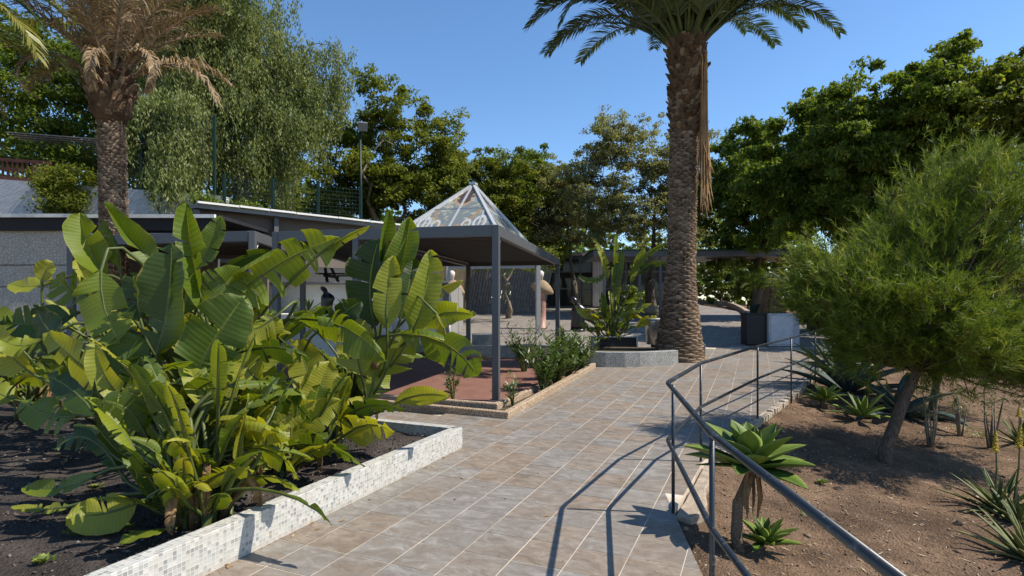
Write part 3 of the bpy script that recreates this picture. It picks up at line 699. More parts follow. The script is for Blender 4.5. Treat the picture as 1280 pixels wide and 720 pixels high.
tag(run([(-12, 21.55), (-3.15, 21.55)], .15, 0, 4.0, side=-1).build('terrace_wall', M_stonewall, bevel=.01), 'tall grey wall behind the picnic table', 'wall')
# picnic table on the terrace
M_darkwood = mat_plain('dark_timber', (.03, .026, .024), .8, .2)
tb = Vector((-5.5, 18.9, wz - .05)); pt_ = thing('picnic_table', 'dark timber picnic table with crossed legs on the terrace', 'table', tb)
for k in range(5): MB().box((tb.x, tb.y - .3 + k * .15, tb.z + .72), (1.5, .135, .04)).build('plank', M_darkwood, pt_, bevel=.004)
for sy in (-1, 1):
    MB().box((tb.x, tb.y + sy * .68, tb.z + .42), (1.5, .26, .04)).build('bench_plank', M_darkwood, pt_, bevel=.004)
for sx in (-.5, .5):
    for sy in (-1, 1): MB().bar((tb.x + sx - .12, tb.y + sy * .3, tb.z + .70), (tb.x + sx + .12, tb.y + sy * .72, tb.z), .09, .05).build('leg', M_darkwood, pt_)
    MB().bar((tb.x + sx, tb.y - .75, tb.z + .37), (tb.x + sx, tb.y + .75, tb.z + .37), .05, .09).build('crossbar', M_darkwood, pt_)
settle(pt_)
# brown lean-to whose pale roof edge runs away behind the pergolas
La, Lb = P(246, 253, 14.0), P(545, 286, 19.0); La.z = Lb.z = 4.05
ld = (Lb - La); ld.z = 0; ld.normalize(); ln = Vector((-ld.y, ld.x, 0))
lt = thing('lean_to', 'long brown lean-to with a pale roof edge behind the pergolas', 'shelter', vz(La, 0))
MB().prism([(p.x, p.y) for p in (La + ln * .35, Lb + ln * .35 - ld * 2.3, Lb + ln * .5 - ld * 2.3, La + ln * .5)], 2.62, 3.93).build('wall', M_brownwall, lt)
MB().add([La + Vector((0, 0, -.03)), Lb + Vector((0, 0, -.03)), Lb + ln * 1.6 + Vector((0, 0, .12)), La + ln * 1.6 + Vector((0, 0, .12)), La + Vector((0, 0, -.13)), Lb + Vector((0, 0, -.13)), Lb + ln * 1.6, La + ln * 1.6], [(0, 1, 2, 3), (7, 6, 5, 4), (0, 4, 5, 1), (1, 5, 6, 2), (2, 6, 7, 3), (3, 7, 4, 0)]).build('roof', M_stonewall, lt)
rg = random.Random(9); t_ = 0; Ln = (Lb - La).length
while t_ < Ln - .4:
    l_ = rg.uniform(.7, 1.3); MB().bar(La + ld * t_ - ln * .03 + Vector((0, 0, .005 + rg.uniform(-.008, .01))), La + ld * min(Ln, t_ + l_ - .02) - ln * .03 + Vector((0, 0, .005)), .12, .05).build('roof_edge_strip', M_white, lt); t_ += l_
for k in (0.0, 1.95): p = La + ld * (k + .05); MB().box((p.x + ln.x * .2, p.y + ln.y * .2, 1.95), (.12, .12, 3.9), atan2(ld.y, ld.x)).build('post', M_frame, lt)
settle(lt)
# shade shelter with mesh screen
def mat_mesh():
    t = NT('screen_fabric'); c = t.coord(); v = t.voro(c, 14, 'Distance', 'DISTANCE_TO_EDGE'); n = t.noise(c, 26, 4)
    col = t.ramp(t.math('ADD', v, t.math('MULTIPLY', n, .3)), [(.1, (.32, .29, .245)), (.4, (.52, .475, .41))])
    return t.bsdf(col, .9, .1, 0, t.bump(n, .4, .01))
M_screen = mat_mesh(); M_darkfab = mat_plain('dark_fascia', (.02, .02, .022), .7, .3)
sh = thing('shade_shelter', 'dark shelter with pale gutter and hanging beige mesh screen', 'shelter', (-10, 13, 0)); zs = 3.52
MB().box((-11.1, 14.2, zs), (9.0, 2.6, .08)).build('roof', M_darkfab, sh)
for k, (xa, xb) in enumerate(((-15.6, -13.2), (-13.18, -11.6), (-11.58, -9.7), (-9.68, -6.7))): MB().box(((xa + xb) / 2, 12.86, zs + .05 - .012 * k), (xb - xa - .02, .08, .08)).build('gutter', M_white, sh)
MB().box((-11.1, 12.93, zs - .16), (9.0, .05, .28)).build('fascia', M_darkfab, sh)
rows = [(3.25, 2.45), (2.43, 1.95), (1.93, .9)]
for z1, z0 in rows:
    m = MB(); n = 40; vs = []
    for i in range(n + 1):
        x = -15.5 + 5.75 * i / n
        for z in (z1, (z0 + z1) / 2, z0): vs.append((x, 13.0 + .02 * sin(x * 3 + z * 5) + .03 * (z1 - z) * sin(x * 1.1), z))
    m.add(vs, [(3 * i + k, 3 * i + 3 + k, 3 * i + 4 + k, 3 * i + 1 + k) for i in range(n) for k in range(2)]).build('screen_panel', M_screen, sh, True)
for x in (-9.72, -6.75): MB().box((x, 13.0, 1.7), (.1, .1, 3.4)).build('post', M_frame, sh)
MB().box((-11.1, 15.4, 1.7), (9, .1, 3.4)).build('back_wall', M_brownwall, sh); settle(sh)
# pale wall above, lattice fence, wire fence
wl = MB().prism([(-20, 17.0), (-8.6, 17.0), (-8.6, 17.3), (-20, 17.3)], 0, lambda x, y: 5.28 - (x + 15.3) * .075)
def mat_wavewall():
    t = NT('pale_scratched_render'); c = t.mapping(t.coord(), (1, 1, 1), (0, .5, 0)); n = t.noise(t.mapping(c, (.5, 1, 4)), 6, 5, .7); return t.bsdf(t.ramp(n, [(.3, (.36, .37, .38)), (.6, (.55, .55, .55)), (.8, (.7, .7, .68))]), .9, .15, 0, t.bump(n, .8, .03))
tag(wl.build('upper_garden_wall', mat_wavewall()), 'pale scratched render wall behind the brown palm', 'wall')
M_redwood = mat_plain('red_timber', (.11, .045, .032), .8, .2, 0, .25, 6); M_green = mat_plain('green_steel', (.006, .03, .022), .5, .4)
lf = thing('lattice_fence', 'reddish timber lattice railing on top of the pale wall', 'fence', (-14, 17.15, 5.2))
def wtop(x): return 5.28 - (x + 15.3) * .075
for dz in (.06, .34, .62): MB().bar((-20, 17.15, wtop(-20) + dz), (-13.9, 17.15, wtop(-13.9) + dz), .05, .10).build('rail', M_redwood, lf)
for k in range(41): x = -20 + k * .15; MB().box((x, 17.15, wtop(x) + .34), (.055, .035, .62)).build('baluster', M_redwood, lf)
settle(lf)
def wire_fence(a, b, z0f, h, npost, label, name='wire_fence'):
    t = thing(name, label, 'fence', a); a, b = Vector(a), Vector(b); L = (b - a).length
    for k in range(npost): p = a.lerp(b, k / (npost - 1)); MB().box((p.x, p.y, p.z + h / 2), (.07, .07, h)).build('fence_post', M_green, t)
    m = MB()
    for k in range(int(h / .12)):
        m.bar(a + Vector((0, 0, .06 + k * .12)), b + Vector((0, 0, .06 + k * .12)), .008, .008)
    for k in range(int(L / .1)):
        p = a.lerp(b, (k + .5) / int(L / .1)); m.bar(p + Vector((0, 0, .03)), p + Vector((0, 0, h - .05)), .007, .007)
    m.build('wire_mesh', M_green, t); return settle(t)
wire_fence((-12.3, 17.2, 5.05), (-9.0, 17.2, 4.85), None, 2.4, 4, 'green wire fence on the pale wall under the hanging branches')
wire_fence((-8.4, 16.6, 4.1), (-4.9, 18.4, 4.1), None, 1.25, 4, 'low green mesh fence behind the lean-to roof')
# lamp post
lp = P(452, 268, 22.5); t = thing('lamp_post', 'slim green lamp post with a square floodlight above the lean-to roof', 'lamp post', (lp.x, 22.5, 4.05))
MB().tube([(lp.x, 22.5, 4.0), (lp.x - .06, 22.5, 8.35)], [.06, .045], 10).build('pole', M_green, t, True)
MB().bar((lp.x - .06, 22.5, 8.3), (lp.x + .12, 22.4, 8.42), .05, .05).build('arm', M_green, t)
MB().box((lp.x + .08, 22.35, 8.52), (.36, .12, .34), .3, Matrix.Rotation(.5, 3, 'X')).build('floodlight', mat_plain('lamp_grey', (.2, .21, .22), .4, .5), t, bevel=.01); settle(t)
# slatted shade over the back left
tsr = thing('slatted_shade', 'weathered timber slat shade roof behind the brown palm', 'shade', (-13, 18.5, 5)); M_grey_t = mat_plain('weathered_timber', (.20, .18, .155), .9, .15, 0, .3, 5)
for k in range(16): MB().bar((-15.9, 17.9 + k * .16, 6.95 - k * .03), (-10.6, 17.9 + k * .16, 6.55 - k * .03), .1, .03).build('slat', M_grey_t, tsr)
for x in (-15.2, -11.2): MB().box((x, 19, 5.6), (.12, .12, 2.4)).build('post', M_black, tsr)
settle(tsr)

# ------------------------------------------------------------------ across the plaza
# glazed garden room
GY = 37.0; gz = g(GY); x0, x1, x2 = P(640, 0, GY).x, P(742, 0, GY).x, P(868, 0, GY).x; zt = gz + 3.35
gr_ = thing('glazed_room', 'flat-roofed glazed room with dark frames and pale curtains across the plaza', 'building', ((x0 + x2) / 2, GY, gz))
def mat_pane():
    t = NT('window_glass'); b = t.n('ShaderNodeBsdfPrincipled'); b.inputs['Base Color'].default_value = (.02, .025, .025, 1); b.inputs['Roughness'].default_value = .04; b.inputs['Specular IOR Level'].default_value = .6
    tr = t.n('ShaderNodeBsdfTransparent'); tr.inputs[0].default_value = (.75, .8, .78, 1); mx = t.n('ShaderNodeMixShader'); mx.inputs[0].default_value = .4
    t.t.links.new(tr.outputs[0], mx.inputs[1]); t.t.links.new(b.outputs[0], mx.inputs[2]); t.t.links.new(mx.outputs[0], t.out.inputs['Surface']); return t.m
M_pane = mat_pane()
MB().box(((x0 + x2) / 2, GY + 2, zt + .12), (x2 - x0 + .6, 5, .24)).build('roof', M_frame, gr_)
MB().box(((x0 + x2) / 2, GY + 4.2, (gz + zt) / 2), (x2 - x0, .1, zt - gz)).build('back_wall', M_brownwall, gr_)
MB().box(((x0 + x2) / 2, GY + 2.1, gz + .02), (x2 - x0, 4.2, .06)).build('room_floor', M_stonewall, gr_)
nb = 8
for k in range(nb + 1): x = x0 + (x2 - x0) * k / nb; MB().box((x, GY, (gz + zt) / 2), (.09, .09, zt - gz)).build('mullion', M_frame, gr_)
for z in (gz + .06, gz + 1.25, gz + 2.35): MB().box(((x0 + x2) / 2, GY - .003, z), (x2 - x0, .08, .09)).build('transom', M_frame, gr_)
for k in range(nb):
    xa = x0 + (x2 - x0) * k / nb + .05; xb = x0 + (x2 - x0) * (k + 1) / nb - .05
    for za, zb in ((gz + .11, gz + 1.2), (gz + 1.3, gz + 2.3), (gz + 2.4, zt)):
        MB().add([(xa, GY + .01, za), (xb, GY + .01, za), (xb, GY + .01, zb), (xa, GY + .01, zb)], [(0, 1, 2, 3)]).build('pane', M_pane, gr_)
M_curt = mat_plain('pale_curtain', (.62, .58, .57), .9, .1); M_curtp = mat_plain('mauve_curtain', (.30, .24, .25), .9, .1)
def curtain(xa, xb, za, zb, y, mat):
    n = 48; m = MB(); vs = []
    for i in range(n + 1):
        x = xa + (xb - xa) * i / n; d = .07 * sin(i * 1.1) ; vs += [(x, y + d, za), (x, y + d * .7, zb)]
    m.add(vs, [(2 * i, 2 * i + 2, 2 * i + 3, 2 * i + 1) for i in range(n)]).build('curtain', mat, gr_, True)
curtain(x1 - .1, x1 + .75, gz + .1, zt - .2, GY - .22, M_curt); curtain(x1 + 1.1, x1 + 5.2, gz + .1, zt - .1, GY + .3, M_curtp)
MB().box((x1 + .5, GY - .5, zt + .02), (2.6, 1.0, .06)).build('awning', M_curt, gr_); settle(gr_)
for k, (dx, dy) in enumerate(((1.8, -1.6), (3.0, -1.4))):
    t = thing('garden_chair', ('pale garden chair before the mauve curtains', 'pale garden chair beside the low table before the glazed room')[k], 'chair', (x1 + dx, GY + dy, gz)); b = Vector((x1 + dx, GY + dy, g(GY + dy)))
    MB().box(b + Vector((0, 0, .45)), (.46, .46, .05)).build('seat', M_trim, t); MB().box(b + Vector((0, .22, .75)), (.46, .04, .45)).build('backrest', M_trim, t)
    for sx in (-.2, .2):
        for sy in (-.2, .2): MB().box(b + Vector((sx, sy, .22)), (.04, .04, .44)).build('leg', M_trim, t)
    settle(t)
t = thing('garden_table', 'low pale table between the chairs before the glazed room', 'table', (x1 + 2.4, GY - 1.8, gz)); b = Vector((x1 + 2.4, GY - 1.9, g(GY - 1.9)))
MB().box(b + Vector((0, 0, .72)), (.8, .8, .04)).build('table_top', M_trim, t)
for sx in (-.35, .35):
    for sy in (-.35, .35): MB().box(b + Vector((sx, sy, .35)), (.05, .05, .7)).build('leg', M_trim, t)
settle(t)
# flat canopy on posts
CY = 26.0; ca_, cb_ = P(742, 0, CY).x, P(1030, 0, CY).x; cz = P(0, 313, CY).z
cn = thing('flat_canopy', 'long flat grey canopy with a green edge on slim posts', 'canopy', ((ca_ + cb_) / 2, CY, g(CY)))
MB().box(((ca_ + cb_) / 2, CY + 1.8, cz - .14), (cb_ - ca_, 3.6, .26)).build('roof_slab', M_frame, cn); MB().box(((ca_ + cb_) / 2, CY + 1.8, cz + .02), (cb_ - ca_ + .1, 3.7, .05)).build('edge_trim', M_green, cn)
for px in (756, 800, 826, 1016):
    x = P(px, 0, CY).x; MB().box((x, CY + .1, (g(CY) + cz - .27) / 2), (.11, .11, cz - .27 - g(CY))).build('post', M_frame, cn)
settle(cn)
for x in (ca_ + 1.9, ca_ + 3.6): tag(MB().lathe([(.62, 0), (.66, .4), (.58, .45), (.5, .42)], (x, CY + 4.5, g(CY + 4.5)), 24).build('tree_seat', M_conc, None, True), 'round concrete tree surround beneath the spreading tree' if x < ca_ + 2.5 else 'round concrete tree surround beside the canopy post', 'planter')
# things by the end of the handrail
b = G(942, 431); t = thing('black_bin', 'square black bin standing at the end of the paved path', 'bin', b)
MB().box(b + Vector((0, 0, .45)), (.56, .5, .86), -.05).build('bin_body', M_black, t, bevel=.012); MB().box(b + Vector((0, 0, .90)), (.6, .54, .04), -.05).build('bin_lid', M_black, t, bevel=.006); settle(t)
b = G(976, 432); t = thing('white_cabinet', 'pale grey box cabinet beside the square black bin', 'cabinet', b)
MB().box(b + Vector((0, 0, .46)), (.85, .45, .92), -.05).build('cabinet_body', mat_plain('cabinet_grey', (.42, .44, .46), .6, .3), t, bevel=.008); MB().box(b + Vector((-.08, -.228, .46)), (.6, .012, .8), -.05).build('cabinet_door', mat_plain('cabinet_door', (.52, .54, .56), .5, .4), t); settle(t)
b = G(948, 414); t = tag(MB().lathe([(.24, 0), (.3, .9), (.31, .95), (.0, 1.0)], b, 16).build('green_bin', mat_plain('bin_green', (.012, .028, .018), .6, .3), None, True), 'round dark green bin behind the square black bin', 'bin')
b = G(964, 420); t = thing('thatch_heap', 'heap of dry brown thatch behind the pale cabinet', 'thatch', b); M_thatch = mat_plain('thatch', (.22, .125, .06), .95, .1, 0, .4, 12, .8, 60, .03)
m = MB(); rr_ = random.Random(4)
for k in range(260):
    a = rr_.random() * 2 * pi; r0 = .28 * rr_.random(); top = b + Vector((r0 * cos(a) * .6, r0 * sin(a), 1.55 + .12 * rr_.random())); bot = b + Vector((cos(a) * (.3 + .3 * rr_.random()), sin(a) * .5, .1 + .5 * rr_.random()))
    m.bar(top, bot, .035, .02)
m.build('straw', M_thatch, t); loft([(b.x, b.y, b.z + .0, .34, .34, 0), (b.x, b.y, b.z + 1.0, .3, .3, 0), (b.x, b.y, b.z + 1.6, .12, .12, 0)]).build('core', M_thatch, t, True); settle(t)
# kerb that sweeps round the far end of the path
kp = [(846, 374), (866, 375.0), (886, 377), (905, 380.5), (918, 385), (928, 391), (936, 399), (940, 404)]
kq = [G(a, b) for a, b in kp if b > 378.6]; kq = [Vector((14.2, 52, 0)), Vector((15.0, 48, 0))] + [vz(p, 0) for p in kq]
tag(run([(p.x, p.y) for p in kq], .22, lambda y: g(y) - .1, lambda y: g(y) + .24, side=1).build('sweeping_kerb', M_conc), 'low kerb sweeping round the far end of the paved path', 'kerb')
# board fence behind the pavilion
bf = thing('board_fence', 'weathered grey board fence with leaning planks beyond the pavilion', 'fence', (-3, 31, g(31)))
for k in range(46): x = -5.5 + k * .16; MB().bar((x, 31, g(31)), (x + .45, 31, g(31) + 2.5), .13, .03, (0, 1, 0)).build('board', M_grey_t, bf)
MB().box((-1.8, 31.06, g(31) + .5), (7.5, .05, .12)).build('rail', M_grey_t, bf); settle(bf)
tag(MB().box((-6.2, 33.5, g(33) + 1.1), (6, .3, 2.4)).build('far_garden_wall', M_stonewall, bevel=.01), 'grey garden wall beyond the leaning board fence', 'wall')

# pale frame standing behind the pavilion
M_palepost = mat_plain('pale_grey_post', (.30, .30, .29), .5, .4)
pf = thing('pale_frame', 'pale grey metal frame of two posts and a beam behind the pavilion', 'frame', (0, 19.6, g(19.6)))
pa_, pb_ = P(672.5, 0, 19.6).x, P(560, 0, 20.2).x
for x, y in ((pa_, 19.6), (pb_, 20.2)): MB().box((x, y, (g(y) + 2.95) / 2), (.15, .15, 2.95 - g(y)), .2).build('post', M_palepost, pf, bevel=.006)
MB().bar((pa_ - .09, 19.62, 2.87), (pb_ + .09, 20.18, 2.87), .12, .16).build('beam', M_palepost, pf); settle(pf)
# ------------------------------------------------------------------ big-leaved plants
def mat_bigleaf():
    t = NT('strelitzia_leaf'); uv = t.n('ShaderNodeUVMap', uv_map='UVMap').outputs[0]; u, v, _ = t.sep(uv); r = t.objrnd()
    av = t.math('ABSOLUTE', v); c = t.coord()
    base = t.ramp(r, [(0, (.024, .054, .010)), (.2, (.078, .132, .015)), (.55, (.162, .220, .020)), (1, (.29, .305, .036))])
    pale = t.mix(1.0, base, (1.45, 1.3, 1.05), 'MULTIPLY')
    w = t.n('ShaderNodeTexWave', wave_type='BANDS', bands_direction='X'); t.put(w.inputs['Vector'], t.mapping(uv, (1, .12, 1))); w.inputs['Scale'].default_value = 6.5; w.inputs['Distortion'].default_value = 1.6; w.inputs['Detail'].default_value = 2; w.inputs['Detail Scale'].default_value = 3
    fine = t.n('ShaderNodeTexWave', wave_type='BANDS', bands_direction='X'); t.put(fine.inputs['Vector'], t.mapping(uv, (1, .05, 1))); fine.inputs['Scale'].default_value = 26; fine.inputs['Distortion'].default_value = .5
    col = t.mix(t.math('MULTIPLY', w.outputs['Fac'], .5), base, pale)
    col = t.mix(t.ramp(t.noise(c, 5, 5, .65), [(.35, 0.0), (.75, .35)]), col, t.mix(1.0, base, (1.7, 1.25, .7), 'MULTIPLY'))
    rim = t.math('ADD', av, t.math('MULTIPLY', t.math('SUBTRACT', t.noise(c, 22, 4, .7), .5), .30))
    col = t.mix(t.ramp(rim, [(.955, 0.0), (1.01, .8)]), col, (.33, .27, .05))
    col = t.mix(t.ramp(t.math('ADD', rim, t.math('MULTIPLY', t.noise(c, 4, 3), .22)), [(1.15, 0.0), (1.2, 1.0)]), col, (.20, .10, .04))
    col = t.mix(t.ramp(av, [(.018, .9), (.05, 0.0)]), col, (.34, .36, .06))
    h = t.math('ADD', w.outputs['Fac'], t.math('MULTIPLY', fine.outputs['Fac'], .5)); bp = t.bump(h, .32, .006)
    rough = t.ramp(t.noise(c, 7, 3), [(.3, .32), (.7, .52)])
    return t.bsdf(col, rough, .5, 0, bp, .42, t.mix(1.0, col, (1.55, 1.4, .4), 'MULTIPLY'))
M_big = mat_bigleaf()
M_stalk = mat_plain('leaf_stalk', (.075, .095, .022), .5, .4, 0, .35, 7, .2); M_husk = mat_plain('dry_husk', (.20, .12, .06), .9, .1, 0, .4, 10, .6, 40, .02)
def prof(u): 
    a = min(1.0, (u / .22)) ** .7; b = 1.0 if u < .42 else max(0.0, 1 - ((u - .42) / .58) ** 2.1) ** .62
    return max(.04, a * b)
def sleaf(parent, B, M, T, s0, Wm, fold, hang=0.0, nsplit=0, seed=0, root=None, name='leaf', curl=0.0, mat=None, stalk_r=.012):
    R = random.Random(seed); B, M, T = Vector(B), Vector(M), Vector(T); C = M * 2 - (B + T) / 2
    def mid(u): return B * (1 - u) ** 2 + C * 2 * u * (1 - u) + T * u * u
    def tan(u): return ((C - B) * (1 - u) + (T - C) * u).normalized()
    m = MB(); m.uv = []; Z = Vector((0, 0, -1)); L = (C - B).length * .5 + (T - C).length * .5 + (T - B).length * .3
    NVV = 5; ph = R.random() * 6
    for sg in (-1, 1):
        k = nsplit + R.choice((-1, 0, 1, 2)) if nsplit > 0 else R.choice((0, 1, 2, 3))
        cuts = sorted(R.uniform(.12, .93) for _ in range(max(0, k))); cuts = [0.0] + cuts + [1.0]
        for ci in range(len(cuts) - 1):
            ua, ub = cuts[ci], cuts[ci + 1]
            if ub - ua < .03: continue
            nu = max(2, int((ub - ua) * 16)); dth = R.uniform(-.38, .25) if len(cuts) > 2 else 0; hg = hang * R.uniform(.6, 1.4); gap = R.uniform(.012, .045) if len(cuts) > 2 else 0
            short = R.uniform(.86, 1.0) if len(cuts) > 2 else 1.0; base = len(m.v)
            for i in range(nu + 1):
                f = i / nu; u = ua + (ub - ua) * f; p = mid(u); t = tan(u); s = (s0 - t * s0.dot(t)).normalized(); n = s.cross(t).normalized()
                if n.y > 0 and abs(n.y) > .05: pass
                w = Wm / 2 * prof(u) * short
                th = fold + dth + .20 * sin(u * 4 + ph + sg * 1.3) + (.35 * (u - .5) if seed % 3 == 0 else 0)
                q = p.copy(); d0 = (s * sg * cos(th) + n * sin(th) + t * .22).normalized()
                for j in range(NVV + 1):
                    vv = j / NVV
                    if j:
                        ang = curl * vv; d = (d0 * cos(ang) - n * sin(ang) * 1.0)
                        d = (d * (1 - min(.95, hg * vv)) + Z * min(.95, hg * vv)).normalized(); q = q + d * (w / NVV)
                    du = (-gap if f > .99 and ci < len(cuts) - 2 else (gap if f < .01 and ci > 0 else 0)) * vv
                    rip = n * (.022 * Wm * sin(u * 27 + ph * 3 + sg) * vv * vv + .075 * Wm * sin(u * 8 + ph + sg) * vv * vv) + t * (.02 * Wm * sin(u * 40 + ph) * vv ** 3)
                    m.v.append(tuple(q + t * du * L + rip)); m.uv.append((u, sg * vv))
            for i in range(nu):
                for j in range(NVV):
                    a = base + i * (NVV + 1) + j; b = a + NVV + 1; m.f.append((a, b, b + 1, a + 1) if sg > 0 else (a, a + 1, b + 1, b))
    o = m.build(name, mat or M_big, parent, True)
    rp = [mid(u) - (s0.cross(tan(u))).normalized() * .004 for u in (0, .25, .5, .75, .93)]; rr = [stalk_r * k for k in (1, .8, .6, .4, .15)]
    if root is not None:
        d0 = tan(0); Rt = Vector(root); D = (B - Rt).length; c1 = Rt + Vector((0, 0, 1)) * D * .35; c2 = B - d0 * D * .4
        sp = []
        for k in range(9):
            x = k / 9; sp.append(Rt * (1 - x) ** 3 + c1 * 3 * x * (1 - x) ** 2 + c2 * 3 * x * x * (1 - x) + B * x ** 3)
        rp = sp + rp; rr = [stalk_r * (1.75 - .75 * k / 8) for k in range(9)] + rr
    MB().tube(rp, rr, 7).build('stalk', M_stalk, o, True)
    return o
def pleaf(parent, bx, by, tx, ty, wpx, Yb, dY=0.0, roll=0.0, fold=20, bow=0.0, hang=0.0, ns=0, seed=0, root=None, curl=0.0):
    """a leaf seen in the photo: blade base and tip as pixels, depth from the bed it grows in"""
    B, T = P(bx, by, Yb), P(tx, ty, Yb + dY); dx, dy = tx - bx, ty - by; L = math.hypot(dx, dy); mx, my = (bx + tx) / 2 + dy / L * bow, (by + ty) / 2 - dx / L * bow
    M = P(mx, my, Yb + dY / 2); ax = (T - B).normalized(); s = ax.cross(Vector((0, -1, 0))).normalized(); s = Matrix.Rotation(radians(roll), 3, ax) @ s
    return sleaf(parent, B, M, T, s, .84 * wpx / FPX * (Yb + dY / 2), radians(fold), hang, ns + (1 if ns else 0), seed, root, curl=curl)
def bedpt(px, py): 
    Y = (CAM_H - .14) * FPX / (py - HOR); return Vector(((px - 640) / FPX * Y, Y, .12))
def fill(parent, root, n, seed, h=(.4, 1.1), L=(.45, .75), Wd_=(.2, .3), az=(0, 2 * pi), spread=.35, els=(-.1, 1.25)):
    R = random.Random(seed)
    for k in range(n):
        a = R.uniform(*az); ph = R.uniform(*h); out = R.uniform(.15, spread) * (1 + .3 * (h[1] - ph)); r0 = root + Vector((R.uniform(-.12, .12), R.uniform(-.12, .12), 0))
        B = r0 + Vector((cos(a) * out, sin(a) * out, ph)); el = R.uniform(*els); l = R.uniform(*L)
        d = Vector((cos(a) * cos(el), sin(a) * cos(el), sin(el))); T = B + d * l - Vector((0, 0, .12 * l * (1.3 - el))); M = (B + T) / 2 + Vector((0, 0, .10 * l))
        s = d.cross(Vector((0, 0, 1))).normalized(); s = Matrix.Rotation(R.uniform(-.7, .7), 3, d) @ s
        sleaf(parent, B, M, T, s, R.uniform(*Wd_), R.uniform(.1, .6), R.choice((0, 0, .3, .7)), R.choice((1, 2, 3, 5, 7)), seed * 100 + k, r0, curl=R.uniform(0, .5))
def mat_dead():
    t = NT('dead_leaf'); c = t.coord(); n = t.noise(c, 14, 5, .7); return t.bsdf(t.ramp(n, [(.3, (.10, .055, .025)), (.55, (.26, .16, .075)), (.75, (.42, .31, .16))]), .85, .15, 0, t.bump(n, .5, .01), .2)
M_dead = mat_dead()
def husks(parent, root, n, seed):
    R = random.Random(seed)
    for k in range(max(4, n // 2)):                           # withered leaves hanging in the clump
        a = R.random() * 2 * pi; B = root + Vector((cos(a) * R.uniform(.08, .3), sin(a) * R.uniform(.08, .3), R.uniform(.25, .6))); T = B + Vector((cos(a) * .12, sin(a) * .12, -R.uniform(.15, .35))); s = (T - B).cross(Vector((R.uniform(-.5, .5), -1, .2))).normalized()
        sleaf(parent, B, (B + T) / 2 + Vector((cos(a) * .05, sin(a) * .05, .03)), T, s, R.uniform(.06, .14), R.uniform(.6, 1.2), .5, 2, seed * 31 + k, root, 'dead_leaf', 1.0, M_dead, .007)
    for k in range(n):
        a = R.random() * 2 * pi; p = root + Vector((cos(a) * .12, sin(a) * .12, 0)); h = R.uniform(.2, .5); q = p + Vector((cos(a) * R.uniform(.02, .2), sin(a) * R.uniform(.02, .2), h))
        m = MB().tube([p, p.lerp(q, .5) + Vector((0, 0, .03)), q], [.03, .02, .004], 5); m.build('dry_sheath', M_husk, parent, True)

r1 = bedpt(250, 650); c1 = thing('bird_of_paradise', 'low bird-of-paradise clump with a round drooping leaf at the near end of the bed', 'plant', r1, 'bird-of-paradise plants in the mosaic bed')
K = dict(root=r1)
for a in [
    (172, 628, 84, 645, 62, 3.55, -.15, 10, 8, 6, 0, 0, 1), (88, 632, 14, 634, 20, 3.7, 0, 65, 15, 4, 0, 2, 2), (122, 593, 28, 610, 34, 3.9, .1, 40, 10, 8, 0, 0, 3),
    (180, 582, 118, 473, 26, 3.6, -.1, 68, 35, 26, 0, 2, 4), (205, 560, 186, 452, 60, 3.9, .1, 20, 22, -4, 0, 0, 5), (228, 600, 226, 520, 58, 3.8, 0, 15, 10, 4, 0, 0, 6),
    (160, 560, 148, 490, 56, 4.0, .1, -15, 12, 4, 0, 0, 7), (186, 622, 252, 604, 24, 3.5, -.1, 60, 30, 8, .4, 0, 8), (150, 590, 92, 530, 30, 3.95, .1, 30, 10, -6, 0, 0, 9),
    (262, 585, 300, 505, 52, 3.9, .2, -25, 15, -6, 0, 0, 10), (240, 560, 262, 478, 54, 4.1, .1, 10, 18, 2, 0, 0, 11), (275, 545, 362, 548, 66, 3.75, -.15, 30, -5, 14, .75, 4, 12),
    (322, 612, 415, 657, 30, 3.55, -.25, 45, -20, 10, .3, 0, 13), (300, 600, 375, 612, 40, 3.75, -.1, 55, 15, 10, .2, 3, 14), (205, 540, 208, 470, 50, 4.1, .1, 30, 12, 5, 0, 0, 15),
    (190, 470, 242, 452, 22, 3.9, -.1, 70, 20, 4, .2, 0, 16), (165, 510, 118, 425, 48, 4.0, 0, 25, 35, 10, 0, 0, 17), (150, 500, 176, 446, 42, 4.2, 0, 10, 30, 0, 0, 0, 18),
    (120, 520, 60, 470, 52, 4.3, .2, 20, 12, -6, 0, 2, 19), (285, 520, 345, 500, 40, 3.9, 0, 35, 15, 8, .4, 3, 20),
    (140, 480, 60, 415, 70, 4.2, .1, -25, 10, 6, 0, 0, 121), (100, 520, 25, 500, 60, 4.4, .2, 30, 8, 8, .3, 2, 122), (320, 560, 395, 500, 50, 4.3, .2, 30, 18, 8, .2, 2, 123)]: pleaf(c1, *a, **K)
for a in [
    (262, 530, 352, 560, 58, 3.85, -.2, 25, 5, 22, .55, 5, 131), (300, 500, 392, 530, 56, 4.1, -.2, 25, 5, 20, .5, 5, 132), (230, 505, 290, 470, 50, 3.95, -.1, 20, 20, 8, .2, 3, 133), (300, 560, 372, 600, 50, 3.8, -.2, 30, 0, 16, .5, 4, 134), (215, 480, 270, 520, 60, 4.0, -.1, 10, 10, 14, .4, 3, 135),
    (180, 540, 128, 500, 52, 3.8, -.1, 20, 12, -10, .2, 2, 136), (250, 610, 318, 588, 40, 3.5, -.1, 30, 10, 10, .3, 2, 137), (130, 560, 70, 560, 46, 4.0, 0, 30, 10, -14, .35, 3, 138), (330, 480, 300, 445, 56, 4.3, 0, 10, 12, 4, .1, 2, 139), (205, 515, 160, 480, 54, 3.9, -.1, 15, 20, -8, .1, 1, 140)]: pleaf(c1, *a, **K)
